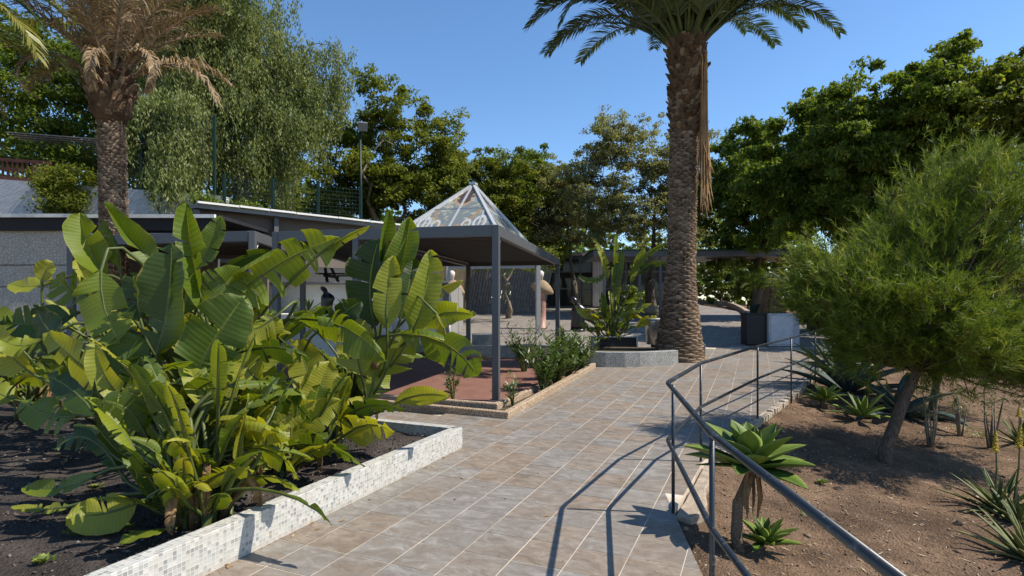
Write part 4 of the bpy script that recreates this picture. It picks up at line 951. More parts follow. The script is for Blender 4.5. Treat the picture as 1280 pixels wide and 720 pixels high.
fill(c1, r1 + Vector((.05, -.02, 0)), 18, 19, (.04, .3), (.32, .5), (.13, .2), spread=.16, els=(.25, 1.1)); husks(c1, r1, 22, 1); fill(c1, r1, 22, 11, (.35, .9), (.35, .55), (.12, .2), az=(-.3, 2.6), spread=.3); fill(c1, r1, 30, 18, (.15, .8), (.35, .58), (.11, .2), spread=.22, els=(.6, 1.4)); settle(c1)

r2 = bedpt(285, 560); c2 = thing('bird_of_paradise', 'tallest bird-of-paradise with an upright rolled spear leaf in the mosaic bed', 'plant', r2, 'bird-of-paradise plants in the mosaic bed'); K = dict(root=r2)
for a in [
    (256, 392, 233, 254, 62, 4.5, 0, 12, 62, 4, 0, 0, 21), (255, 385, 300, 335, 70, 4.55, .1, 20, 14, 0, 0, 2, 22), (246, 335, 276, 270, 40, 4.8, 0, 20, 30, -3, 0, 0, 23),
    (200, 335, 130, 254, 52, 4.9, 0, 45, 50, 4, 0, 0, 24), (134, 350, 100, 266, 64, 4.8, 0, 25, 45, 6, 0, 0, 25), (150, 335, 128, 275, 50, 4.9, 0, 0, 45, -6, 0, 0, 26),
    (196, 442, 214, 303, 92, 4.35, .05, -5, 12, -6, 0, 1, 27), (126, 338, 150, 428, 78, 4.5, -.1, -10, 10, -8, .1, 1, 28), (236, 482, 304, 372, 104, 4.2, 0, 8, 14, 3, 0, 1, 29),
    (272, 346, 337, 314, 34, 4.7, .1, 55, 20, 6, .2, 0, 30), (292, 372, 424, 296, 96, 4.7, .1, 28, 12, 8, .55, 7, 31), (400, 318, 462, 282, 24, 4.8, 0, 60, 40, 3, 0, 0, 32),
    (345, 395, 300, 415, 64, 4.6, -.1, 20, -8, 4, .8, 5, 33), (215, 400, 236, 330, 60, 4.8, .1, 15, 20, 0, 0, 0, 34), (175, 400, 182, 330, 66, 4.7, .1, -35, 20, 5, 0, 2, 35),
    (100, 390, 0, 402, 60, 4.9, -.1, 30, 30, 8, .1, 4, 36), (52, 352, 66, 328, 32, 5.0, 0, 10, 15, 2, 0, 0, 37), (108, 372, 70, 345, 60, 4.8, 0, 5, 20, 4, 0, 3, 38), (110, 372, 94, 325, 28, 5.0, 0, 40, 40, -3, 0, 0, 39),
    (70, 350, 10, 355, 34, 5.2, 0, 50, 20, 6, .2, 2, 40), (320, 470, 345, 395, 66, 4.5, .2, -10, 22, 4, 0, 1, 41), (150, 470, 176, 420, 60, 4.4, .1, 20, 15, 3, 0, 0, 42), (85, 440, 45, 385, 60, 4.6, .1, -20, 10, 4, 0, 0, 43),
    (270, 500, 282, 430, 60, 4.3, .1, 25, 20, 4, 0, 0, 44), (60, 420, 0, 425, 44, 4.6, 0, 45, 15, 10, .3, 2, 45), (45, 470, -20, 400, 60, 4.7, 0, 10, 25, 6, 0, 1, 46), (300, 440, 388, 448, 60, 4.4, -.1, 35, 10, 10, .5, 4, 47)]: pleaf(c2, *a, **K)
husks(c2, r2, 16, 2); fill(c2, r2, 44, 12, (.4, 1.25), (.4, .65), (.15, .25), spread=.5, els=(.1, 1.3)); settle(c2)

r3 = bedpt(440, 535); c3 = thing('bird_of_paradise', 'bird-of-paradise with tall upright leaves leaning over the bed corner beside the pavilion', 'plant', r3, 'bird-of-paradise plants in the mosaic bed'); K = dict(root=r3)
for a in [
    (478, 365, 487, 262, 44, 5.6, 0, 25, 58, 4, 0, 0, 51), (488, 362, 512, 272, 56, 5.55, 0, 0, 40, -5, 0, 0, 52), (468, 408, 474, 298, 78, 5.6, 0, -12, 15, 8, 0, 1, 53), (484, 412, 492, 320, 46, 5.3, 0, 15, 22, 4, 0, 0, 54),
    (500, 400, 516, 322, 52, 5.5, .1, 10, 20, -2, 0, 2, 55), (514, 418, 538, 313, 56, 5.4, 0, 12, 28, -6, 0, 0, 56), (520, 385, 578, 350, 28, 5.5, 0, 40, 45, 5, 0, 3, 57), (522, 412, 594, 394, 42, 5.5, -.1, 35, 10, 12, .35, 1, 58),
    (500, 418, 598, 470, 78, 5.3, -.2, 20, 6, 16, .45, 5, 59), (545, 392, 560, 440, 30, 5.3, 0, 20, 50, 4, .2, 4, 60), (492, 506, 563, 496, 36, 5.2, -.1, 35, 10, 8, .15, 0, 61), (432, 520, 505, 512, 44, 5.1, -.1, 40, 10, 10, .3, 3, 62),
    (370, 398, 482, 452, 72, 5.0, -.1, 22, 8, 16, .65, 5, 63), (410, 404, 452, 376, 44, 5.1, 0, 20, 20, 0, 0, 0, 64), (452, 470, 448, 398, 66, 5.4, .1, 10, 15, 4, 0, 0, 65), (480, 470, 505, 415, 70, 5.5, .1, -10, 12, 0, 0, 1, 66),
    (405, 500, 372, 425, 60, 5.2, .1, 10, 20, 4, 0, 0, 67), (395, 520, 412, 452, 60, 5.1, .1, 25, 25, 4, 0, 0, 68), (420, 540, 438, 470, 56, 5.1, .1, -20, 22, 4, 0, 0, 69), (430, 545, 492, 540, 60, 4.9, -.1, 30, 8, 12, .4, 3, 70),
    (355, 500, 322, 452, 56, 5.0, 0, 10, 16, 4, 0, 1, 71), (460, 500, 470, 440, 60, 5.5, .1, 30, 12, -3, 0, 0, 72)]: pleaf(c3, *a, **K)
MB().tube([r3, r3 + Vector((.04, .05, .4)), P(470, 455, 5.5)], [.06, .05, .035], 9).build('stem', M_husk, c3, True)
husks(c3, r3, 14, 3); fill(c3, r3, 26, 13, (.35, 1.05), (.35, .55), (.13, .22), spread=.34); settle(c3)

r4 = bedpt(355, 585); c4 = thing('bird_of_paradise', 'low bird-of-paradise hanging over the middle of the mosaic wall', 'plant', r4, 'bird-of-paradise plants in the mosaic bed'); K = dict(root=r4)
for a in [(345, 562, 455, 584, 44, 4.55, -.2, 40, 0, 16, .3, 2, 81), (352, 555, 320, 500, 58, 4.5, 0, 10, 15, 5, 0, 1, 82), (365, 560, 372, 490, 60, 4.6, .1, 15, 20, 4, 0, 0, 83), (370, 548, 425, 500, 54, 4.7, .1, 20, 18, 4, .1, 0, 84), (340, 570, 280, 520, 70, 4.3, -.1, 20, 5, 10, .55, 4, 85),
          (350, 545, 335, 470, 66, 4.7, .1, 0, 20, 5, 0, 2, 86), (380, 545, 400, 480, 56, 4.8, .1, 30, 25, 0, 0, 0, 87), (360, 590, 420, 556, 40, 4.5, -.1, 50, 10, 8, .3, 2, 88), (310, 590, 352, 540, 60, 4.1, 0, 20, 10, 6, .3, 2, 89)]: pleaf(c4, *a, **K)
husks(c4, r4, 12, 4); fill(c4, r4, 26, 14, (.15, .65), (.3, .5), (.11, .19), spread=.34); settle(c4)

r5 = Vector((-5.9, 7.0, .12)); c5 = thing('bird_of_paradise', 'bird-of-paradise clump at the back of the bed before the mesh screen', 'plant', r5, 'bird-of-paradise plants in the mosaic bed'); K = dict(root=r5)
for a in [(30, 440, -20, 372, 50, 6.4, 0, 10, 20, 4, 0, 2, 91), (20, 480, 72, 470, 46, 6.2, -.2, 30, 10, 8, .4, 4, 92), (40, 440, 70, 390, 50, 6.5, 0, 20, 15, 4, 0, 0, 93), (20, 500, -30, 470, 44, 6.2, 0, 30, 10, 4, .3, 2, 94), (60, 470, 110, 440, 50, 6.4, .1, 20, 14, 4, .2, 2, 95)]: pleaf(c5, *a, **K)
husks(c5, r5, 14, 5); fill(c5, r5, 34, 15, (.3, 1.0), (.4, .6), (.15, .24), spread=.5); settle(c5)
r7 = Vector((-3.9, 6.0, .12)); c7 = thing('bird_of_paradise', 'leafy bird-of-paradise filling the bed between the tall spear plant and the screen', 'plant', r7, 'bird-of-paradise plants in the mosaic bed')
husks(c7, r7, 10, 7); fill(c7, r7, 48, 17, (.4, 1.25), (.4, .65), (.15, .25), spread=.55); settle(c7)

# potted one in the black trough
r6 = P(766, 428, 14.7); c6 = thing('bird_of_paradise', 'tall potted bird-of-paradise growing in the black trough', 'plant', r6, 'bird-of-paradise in a trough'); K = dict(root=r6)
for a in [(772, 385, 770, 292, 16, 14.7, 0, 20, 30, 2, 0, 1, 101), (768, 372, 778, 310, 17, 14.6, 0, 10, 20, 1, 0, 0, 102), (760, 348, 741, 298, 14, 14.7, 0, 20, 18, -3, 0, 3, 103), (757, 342, 722, 345, 14, 14.7, 0, 35, 20, 8, .3, 3, 104), (785, 345, 833, 303, 16, 14.8, 0, 30, 20, 5, .1, 4, 105),
          (795, 345, 836, 330, 15, 14.6, 0, 35, 15, 7, .3, 4, 106), (788, 355, 806, 310, 16, 14.9, 0, 10, 20, 2, 0, 1, 107), (750, 398, 718, 382, 15, 14.6, 0, 30, 15, 4, .3, 2, 108), (790, 395, 815, 380, 12, 14.6, 0, 40, 15, 3, .2, 1, 109), (760, 400, 752, 365, 15, 14.7, 0, 0, 20, 1, 0, 0, 110), (782, 400, 800, 365, 15, 14.7, 0, 0, 20, 1, 0, 0, 111), (795, 412, 822, 396, 14, 14.5, 0, 30, 10, 4, .4, 1, 112), (745, 410, 728, 402, 14, 14.5, 0, 30, 10, 4, .4, 1, 113)]: pleaf(c6, *a, stalk_r=.012, **K) if False else pleaf(c6, *a, **K)
husks(c6, r6, 8, 6); fill(c6, r6, 46, 16, (.1, 1.0), (.35, .55), (.14, .22), spread=.42); settle(c6)

# ------------------------------------------------------------------ leaf clouds and trees
def leaf_quads(C, D, N, L, Wd_, R):
    """C centres, D directions, N normals (n,3): bent rhombic leaves, two triangles each"""
    D = D / np.linalg.norm(D, axis=1, keepdims=True); S = np.cross(D, N); S /= np.maximum(1e-6, np.linalg.norm(S, axis=1, keepdims=True)); N2 = np.cross(S, D)
    L = np.asarray(L).reshape(-1, 1); w = np.asarray(Wd_).reshape(-1, 1)
    a = C - D * L * .5; b = C + S * w * .5 + N2 * w * .12; c = C + D * L * .5; d = C - S * w * .5 + N2 * w * .12
    V = np.stack([a, b, c, d], 1).reshape(-1, 3); n = len(C); i = np.arange(n) * 4
    return V, np.stack([i, i + 1, i + 2, i + 3], 1)
def unit(R, n):
    v = R.normal(size=(n, 3)); return v / np.linalg.norm(v, axis=1, keepdims=True)
def lobes_points(R, lobes, n, shell=.45):
    w = np.array([l[3] * l[4] * l[5] for l in lobes]) ** .8; ids = R.choice(len(lobes), n, p=w / w.sum()); lo = np.array(lobes)[ids]
    d = unit(R, n); r = R.random(n) ** shell; return lo[:, :3] + d * r[:, None] * lo[:, 3:6], d
def limbs(parent, base, targets, r0, mat, R, fork=.35, name='trunk', wob=.25, twigs=None, split_h=None):
    base = Vector(base); m = MB(); cen = sum((Vector(t) for t in targets), Vector()) / len(targets); fk = base.lerp(cen, fork) if split_h is None else base + Vector(((cen.x - base.x) * .25, (cen.y - base.y) * .25, split_h))
    rng_ = random.Random(int(abs(base.x * 100)) + 7)
    m.tube([base + Vector((0, 0, -.3)), base + Vector((0, 0, .15)), base.lerp(fk, .5) + Vector((rng_.uniform(-.1, .1), rng_.uniform(-.1, .1), 0)) * wob * 3, fk], [r0 * 1.35, r0 * 1.1, r0 * .9, r0 * .75], 10)
    nodes = [(fk, r0 * .6)]
    for t in targets:
        t = Vector(t); s, rs = min(nodes, key=lambda q: (q[0] - t).length + (0 if q[0] is fk else .6)); rs = min(rs, r0 * .5)
        pts = []; L = (t - s).length
        for k in range(6):
            x = k / 5; p = s.lerp(t, x) + Vector((rng_.uniform(-1, 1), rng_.uniform(-1, 1), rng_.uniform(-.4, 1))) * wob * L * .22 * sin(pi * x); pts.append(p)
        rad = [rs * (1 - .8 * k / 5) + .008 for k in range(6)]; m.tube(pts, rad, 6, False); nodes += list(zip(pts[1:5], rad[1:5]))
    o = m.build(name, mat, parent, True)
    if twigs is not None:
        tw = MB(); npn = np.array([tuple(q[0]) for q in nodes])
        for t in twigs:
            i = int(np.argmin(((npn - t) ** 2).sum(1))); s = Vector(npn[i]); t = Vector(t); mid = s.lerp(t, .5) + Vector((rng_.uniform(-1, 1), rng_.uniform(-1, 1), rng_.uniform(0, 1))) * .12 * (t - s).length
            tw.tube([s, mid, t], [min(.03, nodes[i][1] * .6), .016, .006], 4, False)
        kind(tw.build('twigs', mat, parent, True), 'stuff')
    return o
M_bark = mat_bark('tree_bark', (.07, .052, .038), (.17, .135, .10)); M_barkp = mat_bark('pale_bark', (.14, .115, .085), (.30, .25, .19))
def tree(name, label, base, lobes, ncl, per, lsize, mat, seed, r0=.22, rc=.55, bark=None, shell=.42, ntarget=9, show_twigs=0, flat=.6, cat='tree', group=None, droop=.2, split_h=None, asp=.5, big=0.0, bflat=.75):
    R = np.random.default_rng(seed); t = thing(name, label, cat, base, group)
    if big > 0:                                              # clumps of clumps, so that gaps open between the boughs
        nb_ = max(8, ncl // 4); C0, d0_ = lobes_points(R, lobes, nb_, shell); ii = R.integers(0, nb_, ncl); C = C0[ii] + unit(R, ncl) * (R.random(ncl) ** .5)[:, None] * big * np.array([1, 1, bflat]) * R.uniform(.6, 1.25, nb_)[ii][:, None]; dirs = d0_[ii]
    else: C, dirs = lobes_points(R, lobes, ncl, shell)
    tg = C[R.choice(ncl, ntarget, replace=False)]; tg = np.array([0.82, .82, .85]) * (tg - np.mean(C, 0)) + np.mean(C, 0)
    limbs(t, base, [tuple(x) for x in tg], r0, bark or M_bark, R, twigs=C[R.choice(ncl, min(ncl, show_twigs), replace=False)] if show_twigs else None, split_h=split_h)
    k = R.integers(int(per * .5), int(per * 1.5), ncl); ids = np.repeat(np.arange(ncl), k); n = len(ids)
    off = unit(R, n) * (R.random(n) ** .5)[:, None] * rc * np.array([1, 1, flat]) * R.uniform(.6, 1.3, ncl)[ids][:, None]
    p = C[ids] + off; D = unit(R, n) + np.array([0, 0, -droop]) + dirs[ids] * .5; N = unit(R, n) * .7 + np.array([0, 0, .8])
    ls = lsize * R.uniform(.6, 1.35, n); V, F = leaf_quads(p, D, N, ls, ls * asp, R)
    rn = np.clip(R.normal(.5, .17, n) + R.normal(0, .13, ncl)[ids], 0, 1); np_obj('crown', V, F, mat, t, rn); return settle(t)
L_dark = mat_leaf('dark_foliage', [(0, (.048, .078, .014)), (.5, (.12, .175, .027)), (.85, (.21, .265, .04)), (1, (.29, .32, .06))], .55, .22, .48)
L_mid = mat_leaf('mid_foliage', [(0, (.065, .085, .013)), (.5, (.14, .17, .024)), (.85, (.22, .245, .037)), (1, (.30, .30, .06))], .55, .22, .46)
L_dark2 = mat_leaf('sunny_dark_foliage', [(0, (.055, .085, .014)), (.5, (.14, .19, .026)), (.85, (.23, .28, .04)), (1, (.32, .34, .06))], .55, .22, .48)
L_bright = mat_leaf('bright_foliage', [(0, (.06, .10, .012)), (.5, (.13, .18, .022)), (1, (.24, .27, .05))], .45, .4, .35)
L_olive = mat_leaf('olive_foliage', [(0, (.10, .105, .042)), (.5, (.215, .22, .09)), (.85, (.33, .32, .135)), (1, (.42, .37, .19))], .6, .25, .42)
L_pepper = mat_leaf('pepper_foliage', [(0, (.075, .105, .030)), (.5, (.175, .21, .065)), (.85, (.28, .305, .105)), (1, (.37, .36, .16))], .55, .3, .4)
L_pine = mat_leaf('pine_needles', [(0, (.055, .09, .013)), (.5, (.13, .185, .024)), (.85, (.235, .29, .040)), (1, (.38, .36, .09))], .5, .25, .38)
L_olean = mat_leaf('oleander_foliage', [(0, (.035, .07, .014)), (.5, (.075, .125, .025)), (.85, (.13, .18, .035)), (1, (.25, .22, .05))], .4, .45, .25)

def lobe(px, py, Y, rx_px, ry_px, ry=None):                  # an ellipsoid of foliage: pixel centre, depth of its trunk, pixel radii
    c = P(px, py, Y); a, b = rx_px / FPX * Y, ry_px / FPX * Y; return (c.x, Y, c.z, a, ry or a * .8, b)
# far side trees on the upper terrace and beyond
tree('leafy_tree', 'rounded yellow-green tree standing behind the lamp post', (P(470, 0, 27).x, 27, 4.05), [lobe(455, 200, 27, 62, 70), lobe(505, 165, 27.5, 52, 62), lobe(470, 125, 27, 26, 34), lobe(535, 215, 27, 40, 66), lobe(415, 190, 27, 34, 56), lobe(508, 250, 27, 58, 40), lobe(430, 250, 27.5, 50, 30), lobe(550, 240, 27, 30, 50), lobe(560, 190, 28, 22, 26), lobe(428, 165, 27.5, 34, 46), lobe(548, 165, 27.5, 26, 36), lobe(440, 230, 27, 44, 44)], 760, 85, .17, L_mid, 21, .24, .42, M_barkp, big=.85, ntarget=10, show_twigs=60)
tree('leafy_tree', 'tree with a low crown between the rounded tree and the glass pyramid', (P(590, 0, 33).x, 33, g(33)), [lobe(580, 250, 33, 40, 52), lobe(615, 225, 33, 30, 36), lobe(560, 285, 33, 40, 45), lobe(640, 245, 33, 36, 58), lobe(575, 215, 33, 24, 26)], 460, 95, .19, L_mid, 22, .25, .5, big=1.2)
tree('leafy_tree', 'dark tree rising just beyond the glass pyramid', (P(668, 0, 35).x, 35, g(35)), [lobe(655, 240, 35, 38, 52), lobe(690, 255, 35, 36, 50), lobe(640, 290, 35, 40, 40), lobe(690, 300, 35, 30, 30), lobe(660, 212, 35, 24, 26)], 440, 95, .19, L_dark, 23, .25, .5, big=1.2)
tree('acacia_tree', 'open-crowned olive tree with visible branches behind the tall palm', (P(815, 0, 30.6).x, 30.6, g(30.6)), [lobe(770, 195, 30.6, 60, 56), lobe(820, 215, 30.6, 62, 66), lobe(750, 250, 30.6, 56, 46), lobe(870, 225, 30.6, 40, 70), lobe(800, 280, 30.6, 90, 34), lobe(715, 240, 30.6, 30, 45)], 1500, 42, .14, L_olive, 24, .30, .34, M_bark, shell=.5, big=1.1, bflat=.3, ntarget=22, show_twigs=260, split_h=1.9)
tree('acacia_tree', 'brownish thin-leaved tree between the dark tree and the open-crowned tree', (P(722, 0, 34).x, 34, g(34)), [lobe(700, 235, 34, 34, 44), lobe(730, 275, 34, 50, 36), lobe(680, 280, 34, 40, 36)], 520, 52, .15, L_olive, 25, .22, .36, M_bark, shell=.5, big=1.1, bflat=.3, ntarget=14, show_twigs=140, split_h=1.8)
for k, (px, py, Y, rx, ry, lb) in enumerate(((945, 230, 27, 62, 85, 'dark dense tree nearest the tall palm in the long tree line'), (1020, 188, 21, 66, 90, 'dark tree beyond the flat canopy in the long tree line'), (1105, 172, 17.5, 70, 100, 'dark broad-leaved tree above the young pine'), (1190, 156, 16.5, 70, 100, 'tall broad-leaved tree behind the young pine'), (1285, 150, 15.5, 84, 100, 'tallest sunlit broad-leaved tree at the end of the tree line'))):
    R_ = random.Random(k + 50); yy = rx / FPX * Y * 1.25; lbs = [lobe(px, py, Y, rx, ry * .8, yy), lobe(px + R_.uniform(-30, 30), py - ry * .55, Y, rx * .5, ry * .42, yy * .5), lobe(px + R_.uniform(-50, 50), py - ry * .4, Y, rx * .4, ry * .35, yy * .5), lobe(px - rx * .6, py + 20, Y, rx * .6, ry * .6, yy * .7), lobe(px + rx * .6, py + 10, Y, rx * .6, ry * .6, yy * .7), lobe(px, py + ry * .9, Y, rx, ry * .45, yy * .7)]
    tree('broadleaf_tree', lb, (P(px, 0, Y).x, Y, terr(P(px, 0, Y).x, Y)), lbs, 500, 95, (.22, .20, .17, .16, .16)[k], (L_dark, L_dark, L_dark, L_dark2, L_mid)[k], 60 + k, .3, (.42, .38, .32, .3, .3)[k], big=(.95, .85, .75, .7, .7)[k], show_twigs=60, asp=.42, droop=.6, group='trees of the long tree line')
# dark trees at the back corner above the pale wall
tree('leafy_tree', 'dark leafy tree over the lattice fence', (P(40, 0, 19.5).x, 19.5, 4.0), [lobe(40, 120, 19.5, 95, 70), lobe(-20, 80, 19.5, 70, 90), lobe(95, 150, 20, 50, 60), lobe(60, 60, 20, 60, 40), lobe(90, 205, 19, 60, 26), lobe(20, 190, 19, 40, 26)], 400, 95, .14, L_dark, 31, .22, .5, show_twigs=40)
tree('leafy_tree', 'pale shrubby tree behind the hanging branches', (P(250, 0, 23).x, 23, 4.0), [lobe(230, 205, 23, 80, 45), lobe(330, 225, 23, 70, 40)], 160, 80, .16, L_mid, 32, .15, .6, M_barkp)
tree('leafy_tree', 'tall dark tree closing the gap behind the drooping pepper tree', (P(300, 0, 27).x, 27, 4.0), [lobe(260, 120, 27, 90, 90), lobe(150, 60, 27, 80, 80), lobe(350, 160, 27, 60, 70)], 300, 80, .2, L_dark, 33, .25, .8)
# low shrubs
def shrub(name, label, px, Y, hpx, wpx, mat, seed, n=70, per=70, ls=.13, z=None, group=None, cat='shrub'):
    x = P(px, 0, Y).x; zz = g(Y) if z is None else z; H = hpx / FPX * Y; Wx = wpx / FPX * Y / 2
    return tree(name, label, (x, Y, zz), [(x, Y, zz + H * .5, Wx, Wx * .7, H * .5), (x - Wx * .3, Y, zz + H * .65, Wx * .55, Wx * .5, H * .4), (x + Wx * .35, Y, zz + H * .55, Wx * .55, Wx * .5, H * .4)], n, per, ls, mat, seed, .05, .35, ntarget=6, cat=cat, group=group)
shrub('garden_shrub', 'bright yellow-green shrub beside the tall palm trunk beyond the kerb', 900, 44, 62, 70, L_bright, 71, 110, 80, .2)
shrub('garden_shrub', 'bright low shrub beyond the sweeping kerb', 935, 41, 45, 50, L_bright, 72, 80, 80, .2); shrub('garden_shrub', 'tall olive shrub under the flat canopy', 905, 50, 90, 90, L_olive, 73, 110, 80, .25)
shrub('garden_shrub', 'dark shrub filling the end of the plaza under the canopy', 985, 46, 85, 90, L_mid, 74, 120, 80, .24); shrub('garden_shrub', 'dark hedge mass beneath the tree line beyond the cabinet', 1060, 20, 85, 150, L_dark, 75, 140, 90, .2)
shrub('garden_shrub', 'hedge mass behind the young pine', 1190, 14.5, 120, 190, L_dark, 76, 170, 90, .2); shrub('garden_shrub', 'yellowish bush beneath the canopy posts', 795, 33, 30, 36, L_bright, 77, 50, 60, .16)
for k, (px, Y, h, w, mt, lb) in enumerate(((470, 34, 120, 130, L_dark, 'dark hedge bush beyond the board fence beside the lean-to'), (560, 37, 90, 120, L_mid, 'hedge bush beyond the board fence under the low crown'), (640, 43, 110, 130, L_dark, 'dark bush behind the glazed room roof'), (760, 45, 110, 150, L_dark, 'dark bush behind the mauve curtains'), (860, 46, 105, 120, L_olive, 'olive bush behind the canopy beside the palm trunk'), (380, 30, 90, 120, L_mid, 'bush above the lean-to roof'))):
    shrub('hedge_bush', lb, px, Y, h, w, mt, 80 + k, 140, 90, .22, z=4.0 if px == 380 else None)
shrub('wall_ivy', 'trailing bush hanging over the pale wall beside the lattice fence', 82, 16.8, 74, 84, L_mid, 88, 90, 80, .10, z=P(0, 278, 16.8).z)
shrub('roof_plant', 'small yellow-green plant above the lean-to roof edge', 310, 16.9, 20, 50, L_bright, 89, 30, 50, .09, z=4.1); shrub('roof_plant', 'little yellow-green plant beside the green mesh fence', 262, 16.3, 26, 40, L_bright, 90, 30, 50, .09, z=4.1)
# slim crooked tree beyond the pavilion
tree('crooked_tree', 'slim crooked tree with bare limbs beyond the pavilion', G(636, 398), [lobe(640, 320, 25, 55, 26), lobe(600, 318, 25, 30, 20)], 70, 60, .12, L_mid, 35, .14, .5, M_barkp, ntarget=9, show_twigs=20, split_h=.8)

# pepper tree: curtains of hanging strands
def pepper(label, base, lobes, nst, seed, r0, lmax=2.2):
    R = np.random.default_rng(seed); t = thing('pepper_tree', label, 'tree', base); nc = max(20, nst // 15); C0, d0_ = lobes_points(R, lobes, nc, .40); ci = R.integers(0, nc, nst); C = C0[ci] + unit(R, nst) * (R.random(nst) ** .5)[:, None] * np.array([.62, .62, .34]); dirs = d0_[ci] * .6 + unit(R, nst) * .5
    tg = C[R.choice(nst, 16, replace=False)] * .9 + np.mean(C, 0) * .1; limbs(t, base, [tuple(x) for x in tg], r0, M_bark, R, twigs=C[R.choice(nst, 90, replace=False)])
    P_, D_, I_ = [], [], []
    for i in range(nst):
        l = R.uniform(.4, 1.0) * lmax * R.uniform(.5, 1); n = int(l * 46); s = np.linspace(0, 1, n); o = dirs[i].copy(); o[2] = 0
        path = C[i] + o * (.35 * np.sqrt(s))[:, None] + np.array([0, 0, -1.0]) * (s ** 1.15 * l)[:, None] + R.normal(0, .05, (n, 3)) * np.array([1.5, 1.5, .6]) + np.stack([np.sin(s * 4 + i) * .12, np.cos(s * 3 + i) * .12, s * 0], 1)
        a = R.uniform(0, 2 * pi, n); D_.append(np.stack([np.cos(a) * .6, np.sin(a) * .6, -np.ones(n) * R.uniform(.6, 1.5, n)], 1)); P_.append(path); I_.append(np.full(n, R.normal(0, .13)))
    p, D = np.concatenate(P_), np.concatenate(D_); n = len(p); ls = R.uniform(.08, .18, n); V, F = leaf_quads(p, D, unit(R, n), ls, ls * .32, R)
    np_obj('crown', V, F, L_pepper, t, np.clip(R.normal(.5, .16, n) + np.concatenate(I_), 0, 1)); return settle(t)
pepper('drooping pepper tree with curtains of fine hanging leaves over the lean-to', (P(300, 0, 20).x, 20, 4.05), [lobe(210, 60, 20, 70, 60), lobe(290, 70, 20, 70, 60), lobe(360, 90, 20, 55, 55), lobe(400, 75, 20.5, 30, 46), lobe(412, 105, 20.5, 20, 40), lobe(380, 140, 20.2, 36, 46), lobe(230, 150, 19.5, 62, 50), lobe(330, 165, 19.8, 66, 50), lobe(250, -10, 20, 110, 55), lobe(365, 205, 20, 26, 26)], 2800, 41, .32)
pepper('hanging pepper branches trailing in front of the pale wall', (P(205, 0, 18.2).x, 18.2, 4.0), [lobe(215, 130, 18.2, 46, 46), lobe(195, 180, 17.6, 34, 34), lobe(235, 185, 17.4, 30, 30), lobe(180, 150, 17.6, 30, 40), lobe(225, 215, 16.9, 24, 16)], 640, 42, .12, 1.7)

# far-off wood that closes the horizon
Rw = np.random.default_rng(77); nw = 30000; aw = Rw.uniform(-1.25, 1.25, nw); dw = Rw.uniform(58, 70, nw); hw = 7.5 + 1.6 * np.sin(aw * 23) + 1.2 * np.sin(aw * 57 + 1); Cw = np.stack([np.sin(aw) * dw, np.cos(aw) * dw, 1.2 + hw * Rw.random(nw) ** .8], 1)
V, F = leaf_quads(Cw, unit(Rw, nw), unit(Rw, nw), Rw.uniform(.5, 1.1, nw), Rw.uniform(.3, .6, nw), Rw); o = kind(np_obj('far_wood', V, F, L_dark, None, Rw.random(nw)), 'stuff'); o['label'] = 'far-off dark trees closing the horizon'
Rw = np.random.default_rng(78); nw = 9000; xw = Rw.uniform(-34, -9, nw); Cw = np.stack([xw, Rw.uniform(24, 27, nw), 4 + (5 + 1.5 * np.sin(xw * 1.3)) * Rw.random(nw)], 1)
V, F = leaf_quads(Cw, unit(Rw, nw), unit(Rw, nw), Rw.uniform(.25, .5, nw), Rw.uniform(.15, .3, nw), Rw); o = kind(np_obj('terrace_thicket', V, F, L_dark, None, Rw.random(nw)), 'stuff'); o['label'] = 'dark thicket at the back of the upper terrace'
